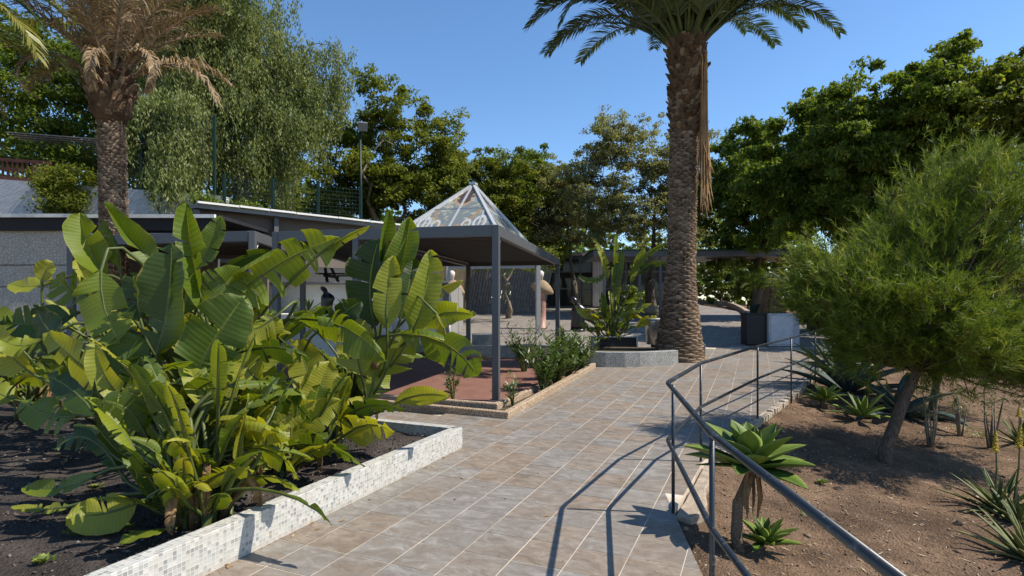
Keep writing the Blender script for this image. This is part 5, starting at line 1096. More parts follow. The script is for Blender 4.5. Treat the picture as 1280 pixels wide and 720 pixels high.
# ------------------------------------------------------------------ palms
def mat_trunk(name, a, b, c):
    t = NT(name); r = t.attr('rnd'); co = t.coord(); n = t.noise(t.mapping(co, (1, 1, 2.5)), 9, 6, .7)
    col = t.ramp(t.math('ADD', t.math('MULTIPLY', r, .55), t.math('MULTIPLY', n, .55)), [(.3, a), (.52, b), (.75, c)])
    return t.bsdf(col, .95, .1, 0, t.bump(t.noise(t.mapping(co, (3, 3, 14)), 8, 5, .75), .8, .02))
M_ptrunk = mat_trunk('palm_trunk', (.055, .036, .022), (.175, .12, .078), (.34, .25, .175)); M_pboot = mat_plain('palm_boot', (.12, .075, .045), .95, .1, 0, .5, 6, .8, 30, .03)
M_pbootl = mat_plain('palm_boot_light', (.26, .18, .11), .95, .1, 0, .4, 6, .8, 30, .03)
def palm_trunk(parent, base, top, rfun, pitch, ncell, disp, seed=0):
    base, top = Vector(base), Vector(top); H = (top - base).length; NR = int(H / (pitch / 6)); NS = ncell * 6; V = np.zeros((NR + 1, NS, 3)); Rr = np.zeros((NR + 1, NS)); R = np.random.default_rng(seed)
    rc = R.random((int(H / pitch) + 3, ncell * 2 + 2)); th = np.arange(NS) / NS * 2 * pi
    for i in range(NR + 1):
        f = i / NR; h = f * H; row = h / pitch; r0 = rfun(f)
        for k in range(NS):
            a = k / NS * ncell; rw = row + .28 * abs(((a + .5 * (int(row) % 2)) % 1) - .5) * 2 + .45 * sin(th[k] * 2 + row * .31) + .3 * sin(th[k] * 5 - row * .9) + .8; ri = int(rw); ax = a + .5 * (ri % 2); fx = ax % 1; fy = rw - ri
            cell = rc[ri % len(rc), int(ax) % ncell]
            d = disp * (fy ** .7) * (1 - abs(2 * fx - 1) ** 3) * (.5 + .9 * cell); r = r0 + d
            V[i, k] = (base + (top - base) * f)[:]; V[i, k, 0] += cos(th[k]) * r; V[i, k, 1] += sin(th[k]) * r; Rr[i, k] = .5 * cell + .5 * (fy * (1 - abs(2 * fx - 1) ** 2))
    idx = np.arange((NR + 1) * NS).reshape(NR + 1, NS); a = idx[:-1]; b = idx[1:]
    F = np.stack([a, np.roll(a, -1, 1), np.roll(b, -1, 1), b], 2).reshape(-1, 4); return np_obj('trunk', V.reshape(-1, 3), F, M_ptrunk, parent, Rr[:-1].ravel(), True)
def frond(parent, org, az, el, L, droop, mat, seed, l0=.55, nl=58, vee=.5, ragged=0.0, sag=.3, name='frond', width=.034, bend_side=0.0, stalkmat=None):
    R = np.random.default_rng(seed); pts = [np.array(org, dtype=float)]; n = 40; T = []; a = az
    for i in range(n):
        s = i / n; e = el - droop * s ** 1.35; a = az + bend_side * s; t = np.array([cos(e) * cos(a), cos(e) * sin(a), sin(e)]); T.append(t); pts.append(pts[-1] + t * L / n)
    pts = np.array(pts); T.append(T[-1]); T = np.array(T); V, F, rn = [], [], []
    for sd in (-1, 1):
        for j in range(nl):
            s = .14 + .86 * (j + R.random() * .5) / nl; x = s * n; i = min(n - 1, int(x)); p = pts[i] + (pts[i + 1] - pts[i]) * (x - i); t = T[i]
            side = np.cross(t, [0, 0, 1.0]); side /= max(1e-6, np.linalg.norm(side)); up = np.cross(side, t)
            l = l0 * (.35 + .65 * sin(pi * min(1, .12 + s * .88)) ** .7) * (1 + R.normal(0, .08 + ragged)); d = side * sd * .85 + t * (.55 + .5 * s) + up * (vee * (1 - .6 * s) + R.normal(0, .10 + ragged * .5)); d /= np.linalg.norm(d)
            d2 = d + np.array([0, 0, -sag * (1 + R.random() * .6 + ragged * 2)]); d2 /= np.linalg.norm(d2); w = np.cross(d, up); w /= max(1e-6, np.linalg.norm(w)); w = w * width * .5 + up * R.normal(0, width * .2)
            m_ = p + d * l * .5; e_ = m_ + d2 * l * .5; k = len(V); V += [p - w * .5, p + w * .5, m_ + w, m_ - w, e_ + w * .15, e_ - w * .15]; F += [(k, k + 1, k + 2, k + 3), (k + 3, k + 2, k + 4, k + 5)]; q = R.normal(.5, .18); rn += [q, q]
    o = np_obj(name, V, F, mat, parent, np.clip(rn, 0, 1)); MB().tube([tuple(p) for p in pts[::4]], [.035 * (1 - .85 * k / 10) for k in range(len(pts[::4]))], 5, False).build('rachis', stalkmat or M_stalk, o, True); return o
L_palm = mat_leaf('palm_frond', [(0, (.028, .055, .018)), (.5, (.065, .10, .030)), (.85, (.12, .155, .05)), (1, (.2, .21, .09))], .38, .5, .2)
L_palmy = mat_leaf('palm_frond_yellow', [(0, (.09, .10, .015)), (.5, (.19, .18, .03)), (1, (.3, .26, .06))], .4, .5, .25)
L_palmo = mat_leaf('palm_frond_olive', [(0, (.07, .065, .025)), (.5, (.14, .125, .05)), (1, (.24, .21, .10))], .6, .25, .25)
L_palmd = mat_leaf('palm_frond_dry', [(0, (.13, .085, .045)), (.5, (.27, .19, .11)), (1, (.44, .34, .22))], .7, .2, .15)
def boots(parent, c0, H, r0, r1, n, seed, big=.22, light=.4, nm='leaf_bases'):
    R = random.Random(seed); ms = (MB(), MB())
    for k in range(n):
        f = (k + .5) / n; a = k * 2.39996; r = r0 + (r1 - r0) * f; c = Vector(c0) + Vector((0, 0, H * f)); o = Vector((cos(a), sin(a), 0)); s = Vector((-sin(a), cos(a), 0)); l = big * R.uniform(.7, 1.3); b = c + o * (r - .06); tip = b + o * l * R.uniform(.35, .75) + Vector((0, 0, l * R.uniform(.5, .95))); w = big * R.uniform(.35, .5)
        m = ms[0] if R.random() > light else ms[1]; t2 = w * R.uniform(.3, .55); th = Vector((0, 0, .035)) 
        m.add([b - s * w, b + s * w, b + s * w * .8 - o * .02 + Vector((0, 0, .09)), b - s * w * .8 - o * .02 + Vector((0, 0, .09)), tip - s * t2, tip + s * t2, tip + s * t2 * .8 + th, tip - s * t2 * .8 + th], [(0, 1, 5, 4), (3, 7, 6, 2), (0, 4, 7, 3), (1, 2, 6, 5), (4, 5, 6, 7)])
    kind(ms[0].build(nm, M_pboot, parent), 'stuff'); kind(ms[1].build(nm, M_pbootl, parent), 'stuff')
# the tall palm by the curved planter
pb = G(852, 451); pb = Vector((pb.x, pb.y + .25, g(pb.y))); ptop = P(858, 62, pb.y); tp = thing('date_palm', 'tall date palm with ringed trunk and green crown rising from the curved planter', 'palm', pb)
def rf(f): return .308 + .30 * max(0, 1 - f / .34) ** 1.5 + (.03 * (f - .5) if f > .5 else 0)
palm_trunk(tp, pb - Vector((0, 0, .1)), ptop, rf, .066, 11, .036, 1)
HB = 2.15; boots(tp, ptop - Vector((0, 0, HB)), HB + .1, .33, .40, 300, 2, .26, .2); loft([(ptop.x, ptop.y, ptop.z - HB, .30, .30, 0), (ptop.x, ptop.y, ptop.z - .8, .37, .37, 0), (ptop.x, ptop.y, ptop.z + .2, .38, .38, 0)]).build('crown_core', M_pboot, tp, True)
R = random.Random(8); ct = ptop + Vector((0, 0, .1)); k = 0
for i in range(58):
    az = i * 2.39996; f = i / 58; el = 1.5 - .72 * f ** .9 + R.uniform(-.08, .08); L = R.uniform(3.6, 4.3); frond(tp, ct + Vector((cos(az), sin(az), 0)) * (.12 + .25 * f) + Vector((0, 0, .35 * (1 - f))), az, el, L, R.uniform(.8, 1.25) + .25 * f, L_palm, 300 + i, .58, 105, .5, 0, .22, width=.036, stalkmat=M_stalk)
for az, el, L, dr in ((pi - .1, .95, 4.1, 1.9), (.10, .85, 4.1, 1.75), (pi + .35, .9, 3.6, 2.2), (.35, 1.0, 3.9, 1.7), (-.35, .9, 3.8, 1.6), (pi - .4, .95, 3.7, 2.0)): frond(tp, ct + Vector((cos(az), sin(az), 0)) * .35, az, el, L, dr, L_palm, int(az * 100 + 50), .55, 105, .4, 0, .3, width=.036)
for i in range(12): az = -pi / 2 + (i - 5.5) * .22; frond(tp, ct + Vector((cos(az), sin(az), 0)) * .3, az, .85 + .25 * (i % 3), 3.7, 1.3, L_palm, 400 + i, .55, 105, .4, 0, .3, width=.036)
# dead strands down the shaded side
m = MB(); Rd = random.Random(6); p0 = P(879, 66, pb.y - .38)
for k in range(60):
    a = p0 + Vector((Rd.uniform(-.06, .06), Rd.uniform(-.1, .1), Rd.uniform(-.3, 0))); l = Rd.uniform(2.2, 3.6); d = Rd.uniform(-.06, .16); m.tube([a, a + Vector((d * .1, 0, -l * .5)), a + Vector((d * .6 + Rd.uniform(-.05, .05), 0, -l * .85)), a + Vector((d * 1.2, Rd.uniform(-.1, .1), -l))], [.010, .015, .013, .003], 3, False)
m.build('dead_strands', mat_plain('dead_strand', (.36, .22, .11), .9, .1, 0, .3, 4), tp); settle(tp)
# the palm with brown dry fronds beside the pergola
qb = Vector((P(147, 0, 11.4).x, 11.4, 0)); qtop = P(139, 99, 11.4); dp = thing('date_palm', 'date palm with swollen scarred crown base and brown dry fronds by the pergola', 'palm', qb)
palm_trunk(dp, qb, qtop - Vector((0, 0, .6)), lambda f: .222 + .04 * (1 - f), .062, 11, .026, 3)
boots(dp, qtop - Vector((0, 0, .88)), .6, .26, .45, 130, 5, .17, .5); boots(dp, qtop - Vector((0, 0, .32)), .4, .43, .22, 80, 6, .22, .4)
loft([(qtop.x, qtop.y, qtop.z - .95, .22, .22, 0), (qtop.x, qtop.y, qtop.z - .6, .36, .36, 0), (qtop.x, qtop.y, qtop.z - .3, .42, .42, 0), (qtop.x, qtop.y, qtop.z + .1, .22, .22, 0)]).build('crown_core', M_pboot, dp, True)
for i in range(24):
    az = i * 2.39996; el = 1.5 - .62 * (i / 24) + R.uniform(-.06, .06); frond(dp, qtop + Vector((cos(az) * .15, sin(az) * .15, 0)), az, el, R.uniform(2.1, 2.7), R.uniform(.5, 1.1), (L_palmd, L_palmd, L_palmy, L_palmd, L_palmo)[i % 5], 500 + i, .42, 80, .6, .22, .35, width=.026, stalkmat=M_pbootl)
for az, el, L, dr, ob in ((-.15, .55, 2.5, 1.9, .25), (.2, .75, 2.2, 1.6, .25), (-1.2, .9, 1.9, 3.6, .2), (pi + .5, 1.0, 2.1, 3.9, .3), (-.5, 1.1, 2.1, 4.0, .35), (2.8, .7, 2.6, 1.4, .2)): frond(dp, qtop + Vector((cos(az) * ob, sin(az) * ob, -.1)), az, el, L, dr, L_palmd, int(az * 77 + 600), .36 if dr < 3 else .2, 80, .25, .25, .7, width=.024, stalkmat=M_pbootl)
settle(dp)
# palm whose fronds reach in at the top corner
eb = Vector((-10.3, 8.8, 0)); etop = Vector((-10.3, 8.8, 5.9)); ep = thing('date_palm', 'date palm at the edge with yellow-green fronds hanging over the fence', 'palm', eb); palm_trunk(ep, eb, etop, lambda f: .33, .1, 12, .05, 9)
for i in range(20):
    az = i * 2.39996; frond(ep, etop + Vector((cos(az) * .2, sin(az) * .2, 0)), az, 1.2 - .8 * i / 20, 2.9, 1.5, L_palmy if i % 2 else L_palm, 800 + i, .5, 50, .45, 0, .3)
frond(ep, etop + Vector((.2, .0, .1)), .02, .55, 3.3, 1.9, L_palmy, 831, .5, 80, .3, 0, .35); frond(ep, etop + Vector((.2, .0, .2)), .1, .95, 3.3, 2.0, L_palmy, 833, .5, 80, .3, 0, .35); frond(ep, etop + Vector((.2, .1, .1)), .35, .95, 2.8, 2.1, L_palm, 832, .5, 56, .3, 0, .35); settle(ep)
# young palms beyond the kerb
for px, Y, h, lb in ((955, 40, 2.6, 'young feathery palm beyond the sweeping kerb'), (985, 36, 2.2, 'young feathery palm behind the dry thatch')):
    b = Vector((P(px, 0, Y).x, Y, g(Y))); t = thing('young_palm', lb, 'palm', b); MB().tube([b, b + Vector((0, 0, 1.0))], [.3, .22], 10).build('trunk', M_pboot, t, True)
    for i in range(16): frond(t, b + Vector((0, 0, 1.0)), i * 2.4, 1.35 - .06 * i, h, 1.3, L_palmy if i % 3 == 0 else L_palm, 850 + i, .45, 34, .4, 0, .3)
    settle(t)

# ------------------------------------------------------------------ pine
def pine(label, base, lean, lobes, nb, ntuft, seed, r0, need=.12, nneed=14, inner=.2):
    R = np.random.default_rng(seed); t = thing('pine_tree', label, 'tree', base); base = Vector(base); nbg = max(10, nb // 5); C0, d0_ = lobes_points(R, lobes, nbg, .5); ii = R.integers(0, nbg, nb); C = C0[ii] + R.normal(0, .19, (nb, 3)) * np.array([1, 1, .7]); dirs = d0_[ii]; cen = np.mean(C, 0); top = Vector(cen) * .5 + (base + Vector(lean)) * .5
    tr = [base + Vector((0, 0, -.15)), base + Vector((lean[0] * .02, 0, .1)), base.lerp(top, .35) + Vector((-.02, 0, 0)), base.lerp(top, .7) + Vector((.03, 0, 0)), top]; MB().tube(tr, [r0 * 1.3, r0, r0 * .82, r0 * .6, r0 * .3], 12).build('trunk', M_pinebark, t, True)
    m = MB(); rg_ = random.Random(seed); P_, D_ = [], []
    for i in range(nb):
        c = Vector(C[i]); hfrac = rg_.uniform(.35, 1); s = tr[2].lerp(top, hfrac) if c.z < top.z else tr[3].lerp(top, rg_.random()); mid = s.lerp(c, .5) + Vector((rg_.uniform(-.08, .08), rg_.uniform(-.08, .08), -.06)); m.tube([s, mid, c], [.012 + .008 * rg_.random(), .009, .004], 4, False)
        k = max(3, int(ntuft * rg_.uniform(.6, 1.4))); out = np.array(c - s); out /= max(.2, np.linalg.norm(out))
        for q in range(k):
            p = np.array(mid.lerp(c, rg_.uniform(.4, 1.08))) + R.normal(0, .07, 3); P_.append(p); D_.append(out * .8 + R.normal(0, .45, 3) + np.array([0, 0, .55]))
    m.build('branches', M_pinebark, t, True); P_ = np.array(P_); D_ = np.array(D_); D_ /= np.linalg.norm(D_, axis=1, keepdims=True); nt = len(P_); ids = np.repeat(np.arange(nt), nneed); n = len(ids); al = R.random(n)
    st = P_[ids] + D_[ids] * (al * .14)[:, None]; d = D_[ids] * R.uniform(.7, 1.3, n)[:, None] + unit(R, n) * .62; d /= np.linalg.norm(d, axis=1, keepdims=True); l = need * R.uniform(.6, 1.2, n)[:, None]; w = np.cross(d, unit(R, n)); w /= np.maximum(1e-6, np.linalg.norm(w, axis=1, keepdims=True)); w *= .0036
    bend = np.array([0, 0, -.02]); V = np.stack([st - w, st + w, st + d * l + bend], 1).reshape(-1, 3); F = np.arange(n * 3).reshape(-1, 3); tn = R.normal(0, .18, nt); tn[R.random(nt) < .03] += .4
    np_obj('crown', V, F, L_pine, t, np.clip(R.normal(.48, .13, n) + tn[ids], 0, 1)); return settle(t)
M_pinebark = mat_bark('pine_bark', (.085, .06, .045), (.19, .14, .105), 6, .5, .9, .03)
def gs(px, py):                                              # where a pixel meets the earth slope
    lo, hi = 1.5, 20.0
    for _ in range(40):
        m_ = (lo + hi) / 2; p = P(px, py, m_)
        if p.z > terr(p.x, m_): lo = m_
        else: hi = m_
    p = P(px, py, lo); return Vector((p.x, p.y, terr(p.x, p.y)))
p1 = gs(1105, 576); Yp = p1.y
pine('young pine with a leaning trunk and soft bright needles on the brown slope', p1, (.5, 0, 1.6), [lobe(1110, 330, Yp + .2, 80, 70, .8), lobe(1195, 285, Yp + .3, 90, 76, .9), lobe(1072, 375, Yp, 56, 58, .7), lobe(1180, 390, Yp + .1, 90, 75, .9), lobe(1275, 360, Yp + .3, 80, 130, .9), lobe(1290, 450, Yp + .2, 60, 50, .7), lobe(1110, 425, Yp - .1, 70, 34, .7), lobe(1215, 222, Yp + .4, 52, 32, .5), lobe(1050, 325, Yp + .1, 34, 36, .4), lobe(1062, 418, Yp - .1, 40, 30, .5), lobe(1240, 450, Yp + .2, 80, 50, .8), lobe(1185, 445, Yp, 60, 36, .7), lobe(1040, 360, Yp + .2, 34, 44, .5)], 820, 28, 91, .072)
p2 = gs(1165, 515); pine('second pine with a thin trunk shaded behind the young leaning pine', p2, (.4, 0, 2.0), [lobe(1180, 380, p2.y, 70, 60, .8), lobe(1240, 420, p2.y, 60, 50, .7), lobe(1150, 300, p2.y, 50, 60, .7)], 200, 24, 92, .06)

# ------------------------------------------------------------------ agaves, aloes, small plants
def mat_succ(name, a, b, c, edge):
    t = NT(name); uv = t.n('ShaderNodeUVMap', uv_map='UVMap').outputs[0]; u, v, _ = t.sep(uv); r = t.objrnd(); co = t.coord(); n = t.noise(t.mapping(co, (1, 1, 1)), 12, 4, .6)
    col = t.ramp(t.math('ADD', t.math('MULTIPLY', r, .5), t.math('MULTIPLY', n, .5)), [(.25, a), (.5, b), (.8, c)]); col = t.mix(t.ramp(t.math('ABSOLUTE', v), [(.88, 0.0), (.97, .8)]), col, edge); col = t.mix(t.ramp(u, [(.95, 0.0), (.99, 1.0)]), col, (.16, .10, .05))
    return t.bsdf(col, .5, .25, 0, t.bump(n, .1, .004), .2, t.mix(1.0, col, (1.3, 1.3, .6), 'MULTIPLY'))
M_agave = mat_succ('agave_green', (.065, .115, .018), (.115, .18, .03), (.19, .26, .05), (.28, .32, .08)); M_agblue = mat_succ('agave_blue', (.045, .075, .07), (.075, .11, .10), (.12, .16, .145), (.09, .10, .07)); M_aloe = mat_succ('aloe_leaf', (.05, .085, .02), (.12, .15, .04), (.26, .25, .11), (.30, .25, .13)); M_agpup = mat_succ('agave_pup', (.07, .12, .02), (.13, .2, .03), (.2, .27, .05), (.3, .3, .08))
def sword(parent, org, az, el, L, Wm, curve, mat, name='leaf', cup=.3, wmax=.45, twist=0, basew=.35):
    m = MB(); m.uv = []; n = 9; org = Vector(org); p = org.copy(); e = el; hor = Vector((cos(az), sin(az), 0)); side = Vector((-sin(az), cos(az), 0)); rows = []
    for i in range(n + 1):
        u = i / n; e = el + curve * u * u; t = hor * cos(e) + Vector((0, 0, sin(e))); up = -hor * sin(e) + Vector((0, 0, cos(e))); w = Wm / 2 * (basew + (1 - basew) * sin(min(1, u / wmax) * pi / 2) if u < wmax else max(.0, 1 - ((u - wmax) / (1 - wmax)) ** 1.7)); th = .10 * Wm * (1 - u) + .003
        for v in (-1, -.5, 0, .5, 1): m.v.append(tuple(p + side * v * w + up * (cup * w * v * v))); m.uv.append((u, v))
        for v in (.7, 0, -.7): m.v.append(tuple(p + side * v * w * .98 + up * (cup * w * v * v - th * (1.3 - abs(v))))); m.uv.append((u, v))
        p = p + t * (L / n)
    for i in range(n):
        for k in range(8): a, b = i * 8 + k, i * 8 + (k + 1) % 8; m.f.append((a, b, b + 8, a + 8))
    return m.build(name, mat, parent, True)
M_stemb = mat_bark('agave_stem', (.09, .065, .045), (.24, .18, .125), 14, .8, .9, .012)
def rosette(name, label, c, n, L, Wm, mat, seed, el=(1.45, -.1), curve=-.5, r0=.03, cat='agave', stem=None, group=None, stemr=.05, cup=.3, wmax=.45, basew=.35):
    R = random.Random(seed); c = Vector(c); base = stem[0] if stem else c; t = thing(name, label, cat, base, group)
    if stem:
        m = MB().tube(stem, [stemr * 1.15, stemr] + [stemr * .95] * (len(stem) - 2), 12); m.build('stem', M_stemb, t, True)
    for i in range(n):
        f = i / max(1, n - 1); az = i * 2.39996 + R.uniform(-.15, .15); e = el[0] + (el[1] - el[0]) * f ** .85 + R.uniform(-.08, .08); l = L * (.55 + .45 * min(1, f * 2.2)) * R.uniform(.88, 1.1); sword(t, c + Vector((cos(az) * r0 * f, sin(az) * r0 * f, .10 * L * (1 - f))), az, e, l, Wm * R.uniform(.85, 1.1) * (.7 + .3 * min(1, f * 2)), curve * R.uniform(.5, 1.3) * (.4 + f), mat, cup=cup, wmax=wmax, basew=basew)
    return t
sb_ = gs(926, 688); ac = P(938, 584, sb_.y + .05)
t = rosette('foxtail_agave', 'green foxtail agave rosette on a bent bare stem beside the handrail', ac, 24, .42, .175, M_agave, 5, (1.42, .0), -.12, .04, stem=[sb_ - Vector((0, 0, .1)), sb_ + Vector((-.03, 0, .1)), sb_.lerp(ac, .5) + Vector((-.055, 0, .03)), ac - Vector((0, 0, .06)), ac + Vector((0, 0, .06))], stemr=.038, cup=.4, wmax=.52, basew=.45)
for k in range(6): a = random.Random(k).random() * 6.28; MB().tube([ac + Vector((cos(a) * .05, sin(a) * .05, -.02)), ac + Vector((cos(a) * .07, sin(a) * .07, -.2)), ac + Vector((cos(a) * .05, sin(a) * .05, -.34))], [.012, .012, .004], 5).build('dead_leaf', M_husk, t)
sword(t, ac, -.75, -.5, .45, .08, -.45, M_agave); sword(t, ac, pi + .1, .1, .4, .07, -.1, M_agave); sword(t, ac, -.4, -.6, .36, .07, -.5, M_dead, 'withered_leaf'); sword(t, ac, -2.2, -.9, .3, .06, -.4, M_dead, 'withered_leaf'); settle(t)
b = gs(957, 690); settle(rosette('agave_offset', 'small agave offset at the foot of the bent stem', b + Vector((0, 0, .06)), 22, .21, .07, M_agpup, 7, (1.4, .1), -.2, .03, cup=.5))
b = gs(1030, 510); settle(rosette('agave_offset', 'bright sunlit agave rosette by the edging stones', b + Vector((0, 0, .12)), 18, .34, .12, M_agpup, 8, (1.35, .2), -.3, .04, cup=.4, stem=[b - Vector((0, 0, .05)), b + Vector((0, 0, .06)), b + Vector((0, 0, .14))]))
b = gs(1078, 527); settle(rosette('agave_offset', 'darker agave rosette between the bright rosette and the pine trunk', b + Vector((0, 0, .08)), 20, .48, .10, M_agave, 9, (1.4, .1), -.5, .05))
b = gs(1060, 492); settle(rosette('blue_agave', 'large blue-grey agave in the shade behind the handrail end', b, 22, 1.25, .25, M_agblue, 10, (1.45, .15), -.5, .1, cup=.5))
b = gs(1125, 520); settle(rosette('blue_agave', 'blue-grey agave with fallen leaves behind the pine trunk', b, 16, .95, .2, M_agblue, 11, (1.2, -.1), -.6, .1, cup=.5))
b = gs(1040, 462); settle(rosette('blue_agave', 'blue-grey agave close behind the last handrail posts', b, 14, .95, .2, M_agblue, 12, (1.4, .2), -.5, .08, cup=.5))
def aloe(px, py, n, L, lb, seed, fl=()):
    b = gs(px, py); t = rosette('aloe', lb, b, n, L * 1.15, .055, M_aloe, seed, (1.45, .15), -.25, .06, cat='aloe', cup=.5, wmax=.12, basew=.8); R = random.Random(seed)
    for dx, h in fl:
        p = b + Vector((dx, .05, 0)); q = p + Vector((dx * .3 + .03, 0, h)); s = MB().tube([p, p.lerp(q, .5) + Vector((.02, 0, 0)), q], [.010, .008, .005], 6).build('flower_stalk', M_stalk, t, True); m = MB()
        for k in range(46): f = k / 46; a = k * 2.4; c = p.lerp(q, .74 + .26 * f); d = Vector((cos(a), sin(a), -.7)); r = .035 * (1 - .75 * f); m.tube([c, c + d * r], [.006, .004], 4)
        m.build('flowers', M_yel, s)
    return settle(t)
M_yel = mat_plain('yellow_flower', (.50, .36, .03), .6, .3, 0, .25, 20)
aloe(1250, 640, 26, .42, 'aloe tuft with two yellow flower spikes on the slope', 21, ((-.02, .75), (.16, .8)))
aloe(1284, 700, 30, .40, 'pale aloe tuft with dry leaf tips below the flowering aloe', 22); aloe(1272, 655, 18, .36, 'small aloe tuft close beside the flowering aloe', 23)
aloe(1275, 555, 18, .45, 'aloe tuft in the shade above the flowering aloe', 24, ((.0, .5),))
# bare twiggy plants behind
def twiggy(px, py, h, n, lb, seed):
    b = gs(px, py); t = thing('twiggy_shrub', lb, 'shrub', b); R = random.Random(seed)
    for k in range(n):
        a = R.random() * 6.28; o = Vector((cos(a), sin(a), 0)); hh = h * R.uniform(.6, 1.1); p = [b + o * .02, b + o * .10 * hh + Vector((0, 0, hh * .4)), b + o * .16 * hh + Vector((R.uniform(-.05, .05), 0, hh))]; MB().tube(p, [.016, .011, .005], 5).build('twig', M_barkp, t, True)
    Rn = np.random.default_rng(seed); n_ = 240; C = np.array(b) + np.stack([Rn.normal(0, .12 * h, n_), Rn.normal(0, .12 * h, n_), Rn.uniform(.5, 1.1, n_) * h], 1); V, F = leaf_quads(C, unit(Rn, n_), unit(Rn, n_), Rn.uniform(.03, .07, n_), Rn.uniform(.008, .014, n_), Rn); np_obj('foliage', V, F, L_olean, t, Rn.random(n_)); return settle(t)
twiggy(1163, 558, .75, 9, 'bare twiggy shrub behind the pine trunk', 31); twiggy(1238, 560, .8, 9, 'thin-stemmed shrub between the pine and the flowering aloe', 32); twiggy(1200, 545, .6, 7, 'low thin-stemmed shrub in the pine shade', 33)
# weeds
def weed(x, y, z, s, lb, seed, mat=None):
    Rn = np.random.default_rng(seed); n = 60; r = s * np.sqrt(Rn.random(n)); a = Rn.random(n) * 6.28; C = np.stack([x + r * np.cos(a), y + r * np.sin(a), z + .02 + .3 * s * Rn.random(n)], 1); D = np.stack([np.cos(a), np.sin(a), Rn.random(n)], 1); V, F = leaf_quads(C, D, np.tile([0, 0, 1.0], (n, 1)) + .4 * unit(Rn, n), Rn.uniform(.02, .045, n), Rn.uniform(.014, .03, n), Rn)
    t = thing('weed', lb, 'weed', (x, y, z)); np_obj('foliage', V, F, mat or L_bright, t, Rn.random(n)); settle(t)
wl_ = ((95, 668, .07, 'leafy weed in the black soil by the wall start'), (155, 660, .06, 'low weed beneath the round drooping leaf'), (55, 700, .05, 'tiny weed alone on the black soil'), (235, 690, .05, 'weed against the inner face of the mosaic wall'), (120, 610, .05, 'weed shaded under the dark side leaf'))
for k, (px, py, s, lb) in enumerate(wl_): b = bedpt(px, py); weed(b.x, b.y, soil_z(b.x, b.y), s, lb, 60 + k)
for k, (px, py, s, lb) in enumerate(((1205, 540, .22, 'patch of bright weeds in the shade on the slope'), (1225, 548, .15, 'smaller bright weed patch beside the thin shrub'), (1028, 605, .05, 'tiny weed near the foxtail agave'))): b = gs(px, py); weed(b.x, b.y, b.z, s, lb, 70 + k)

# ------------------------------------------------------------------ oleanders in the pavilion trough
def oleander(base, h, nst, sp, lb, seed, ll=.135, group='oleanders in the pavilion trough', per=44):
    b = Vector(base); t = thing('oleander', lb, 'shrub', b, group); R = random.Random(seed); Rn = np.random.default_rng(seed); m = MB(); C, D = [], []
    for k in range(nst):
        a = R.random() * 6.28; hh = h * R.uniform(.5, 1.08); o = Vector((cos(a), sin(a), 0)) * sp * R.uniform(.3, 1); top = b + o + Vector((0, 0, hh)); mid = b + o * .35 + Vector((0, 0, hh * .55)); m.tube([b + o * .08, mid, top], [.011, .008, .003], 4, False)
        for q in range(per):
            f = .3 + .7 * (q + R.random()) / per; p = (b + o * .08).lerp(mid, f / .55) if f < .55 else mid.lerp(top, (f - .55) / .45); aa = R.random() * 6.28; C.append(p[:]); D.append((cos(aa), sin(aa), R.uniform(.2, 1.1)))
    C, D = np.array(C), np.array(D); D /= np.linalg.norm(D, axis=1, keepdims=True); n = len(C); l = ll * Rn.uniform(.6, 1.25, n); V, F = leaf_quads(C + D * l[:, None] * .5, D, unit(Rn, n) * .5 + [0, 0, 1], l, l * .24, Rn); m.build('stems', M_stalk, t, True); np_obj('foliage', V, F, L_olean, t, np.clip(Rn.normal(.45, .22, n), 0, 1)); return settle(t)
tq = lambda s, w=.2: vz(K0 + ka * s + kb * w, .05)
oleander(tq(2.1), .8, 14, .4, 'sparse oleander with yellowing leaves close to the pavilion corner', 1); oleander(tq(2.9), .85, 26, .48, 'dense green oleander in the middle of the trough', 2, per=52); oleander(tq(3.7), .95, 28, .5, 'tall green oleander towards the plaza end of the trough', 3, per=52); oleander(tq(4.5), .8, 20, .45, 'last oleander of the trough beside the curved planter', 4)
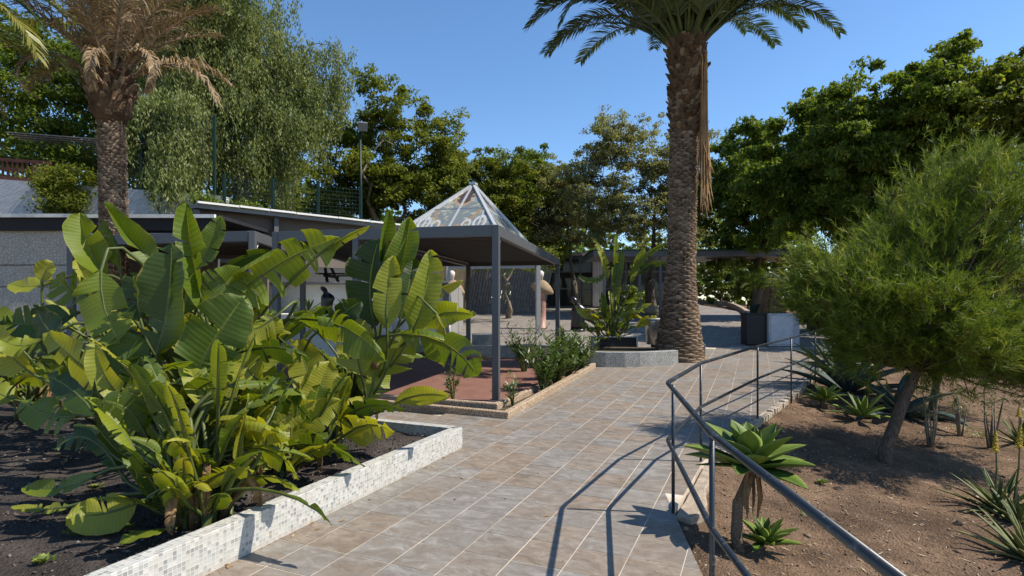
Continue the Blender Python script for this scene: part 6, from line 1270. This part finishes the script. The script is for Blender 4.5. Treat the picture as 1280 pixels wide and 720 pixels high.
oleander(vz(P(655, 0, 12.3), FLZ) * 1 + Vector((0, 0, -.0)), 1.1, 20, .6, 'bluish oleander behind the kerb on the far side of the red floor', 5, .14, per=24); oleander(tq(.75, .22), .45, 5, .18, 'small oleander sprig at the foot of the near pavilion post', 6, per=10); oleander(vz(FL - BD * .75 + ka * .15, FLZ), .55, 5, .2, 'thin oleander sprig on the red floor edge beneath the split leaf', 7, per=12)
oleander(vz(P(420, 0, 7.6), .0), .9, 16, .5, 'oleander behind the far mosaic wall', 8, .12, per=22); oleander(vz(P(330, 0, 8.2), .0), .9, 16, .5, 'oleander half hidden behind the tall bird-of-paradise', 9, .12, per=22)
for px, lb in ((385, 'spiky green agave before the white wall beside the small figure'), (437, 'spiky green agave before the white wall by the pavilion post')):
    b = P(px, 388, 16.2); settle(rosette('spiky_agave', lb, Vector((b.x, 16.2, b.z - .1)), 20, .65, .09, M_agave, px, (1.4, .1), -.3, .06))
tag(MB().prism([(-7.2, 15.8), (-3.6, 15.7), (-3.6, 17.1), (-7.2, 17.2)], 0, 1.28).build('raised_bed', M_white, bevel=.02), 'white raised bed carrying the spiky agaves', 'planter')

# rocks lying on the slope
M_rock = mat_plain('dark_rock', (.075, .058, .046), .95, .1, 0, .4, 8, .8, 30, .02)
for k, (px, py, s_, lb) in enumerate(((1040, 597, .075, 'largest dark rock on the slope near the foxtail agave'), (1022, 588, .05, 'dark rock beside the largest one on the slope'), (1048, 612, .045, 'flat dark rock just below the largest one on the slope'), (1012, 572, .04, 'small dark rock below the bright agave rosette'), (1198, 655, .04, 'lone pale stone on the open slope near the aloes'), (1176, 560, .06, 'dark rock by the twiggy shrub'))):
    b = gs(px, py); R = random.Random(k + 5); m = MB(); rings = []
    for i in range(5):
        f = i / 4; z_ = -s_ * .4 + s_ * 1.1 * f; r = s_ * sqrt(max(.06, 1 - (2 * f - .8) ** 2)); rings.append((b.x + R.uniform(-.2, .2) * s_, b.y + R.uniform(-.2, .2) * s_, b.z + z_, r * R.uniform(.8, 1.25), r * R.uniform(.7, 1.1), R.uniform(-.3, .3)))
    tag(loft(rings, 9).build('rock', M_rock), lb, 'rock')
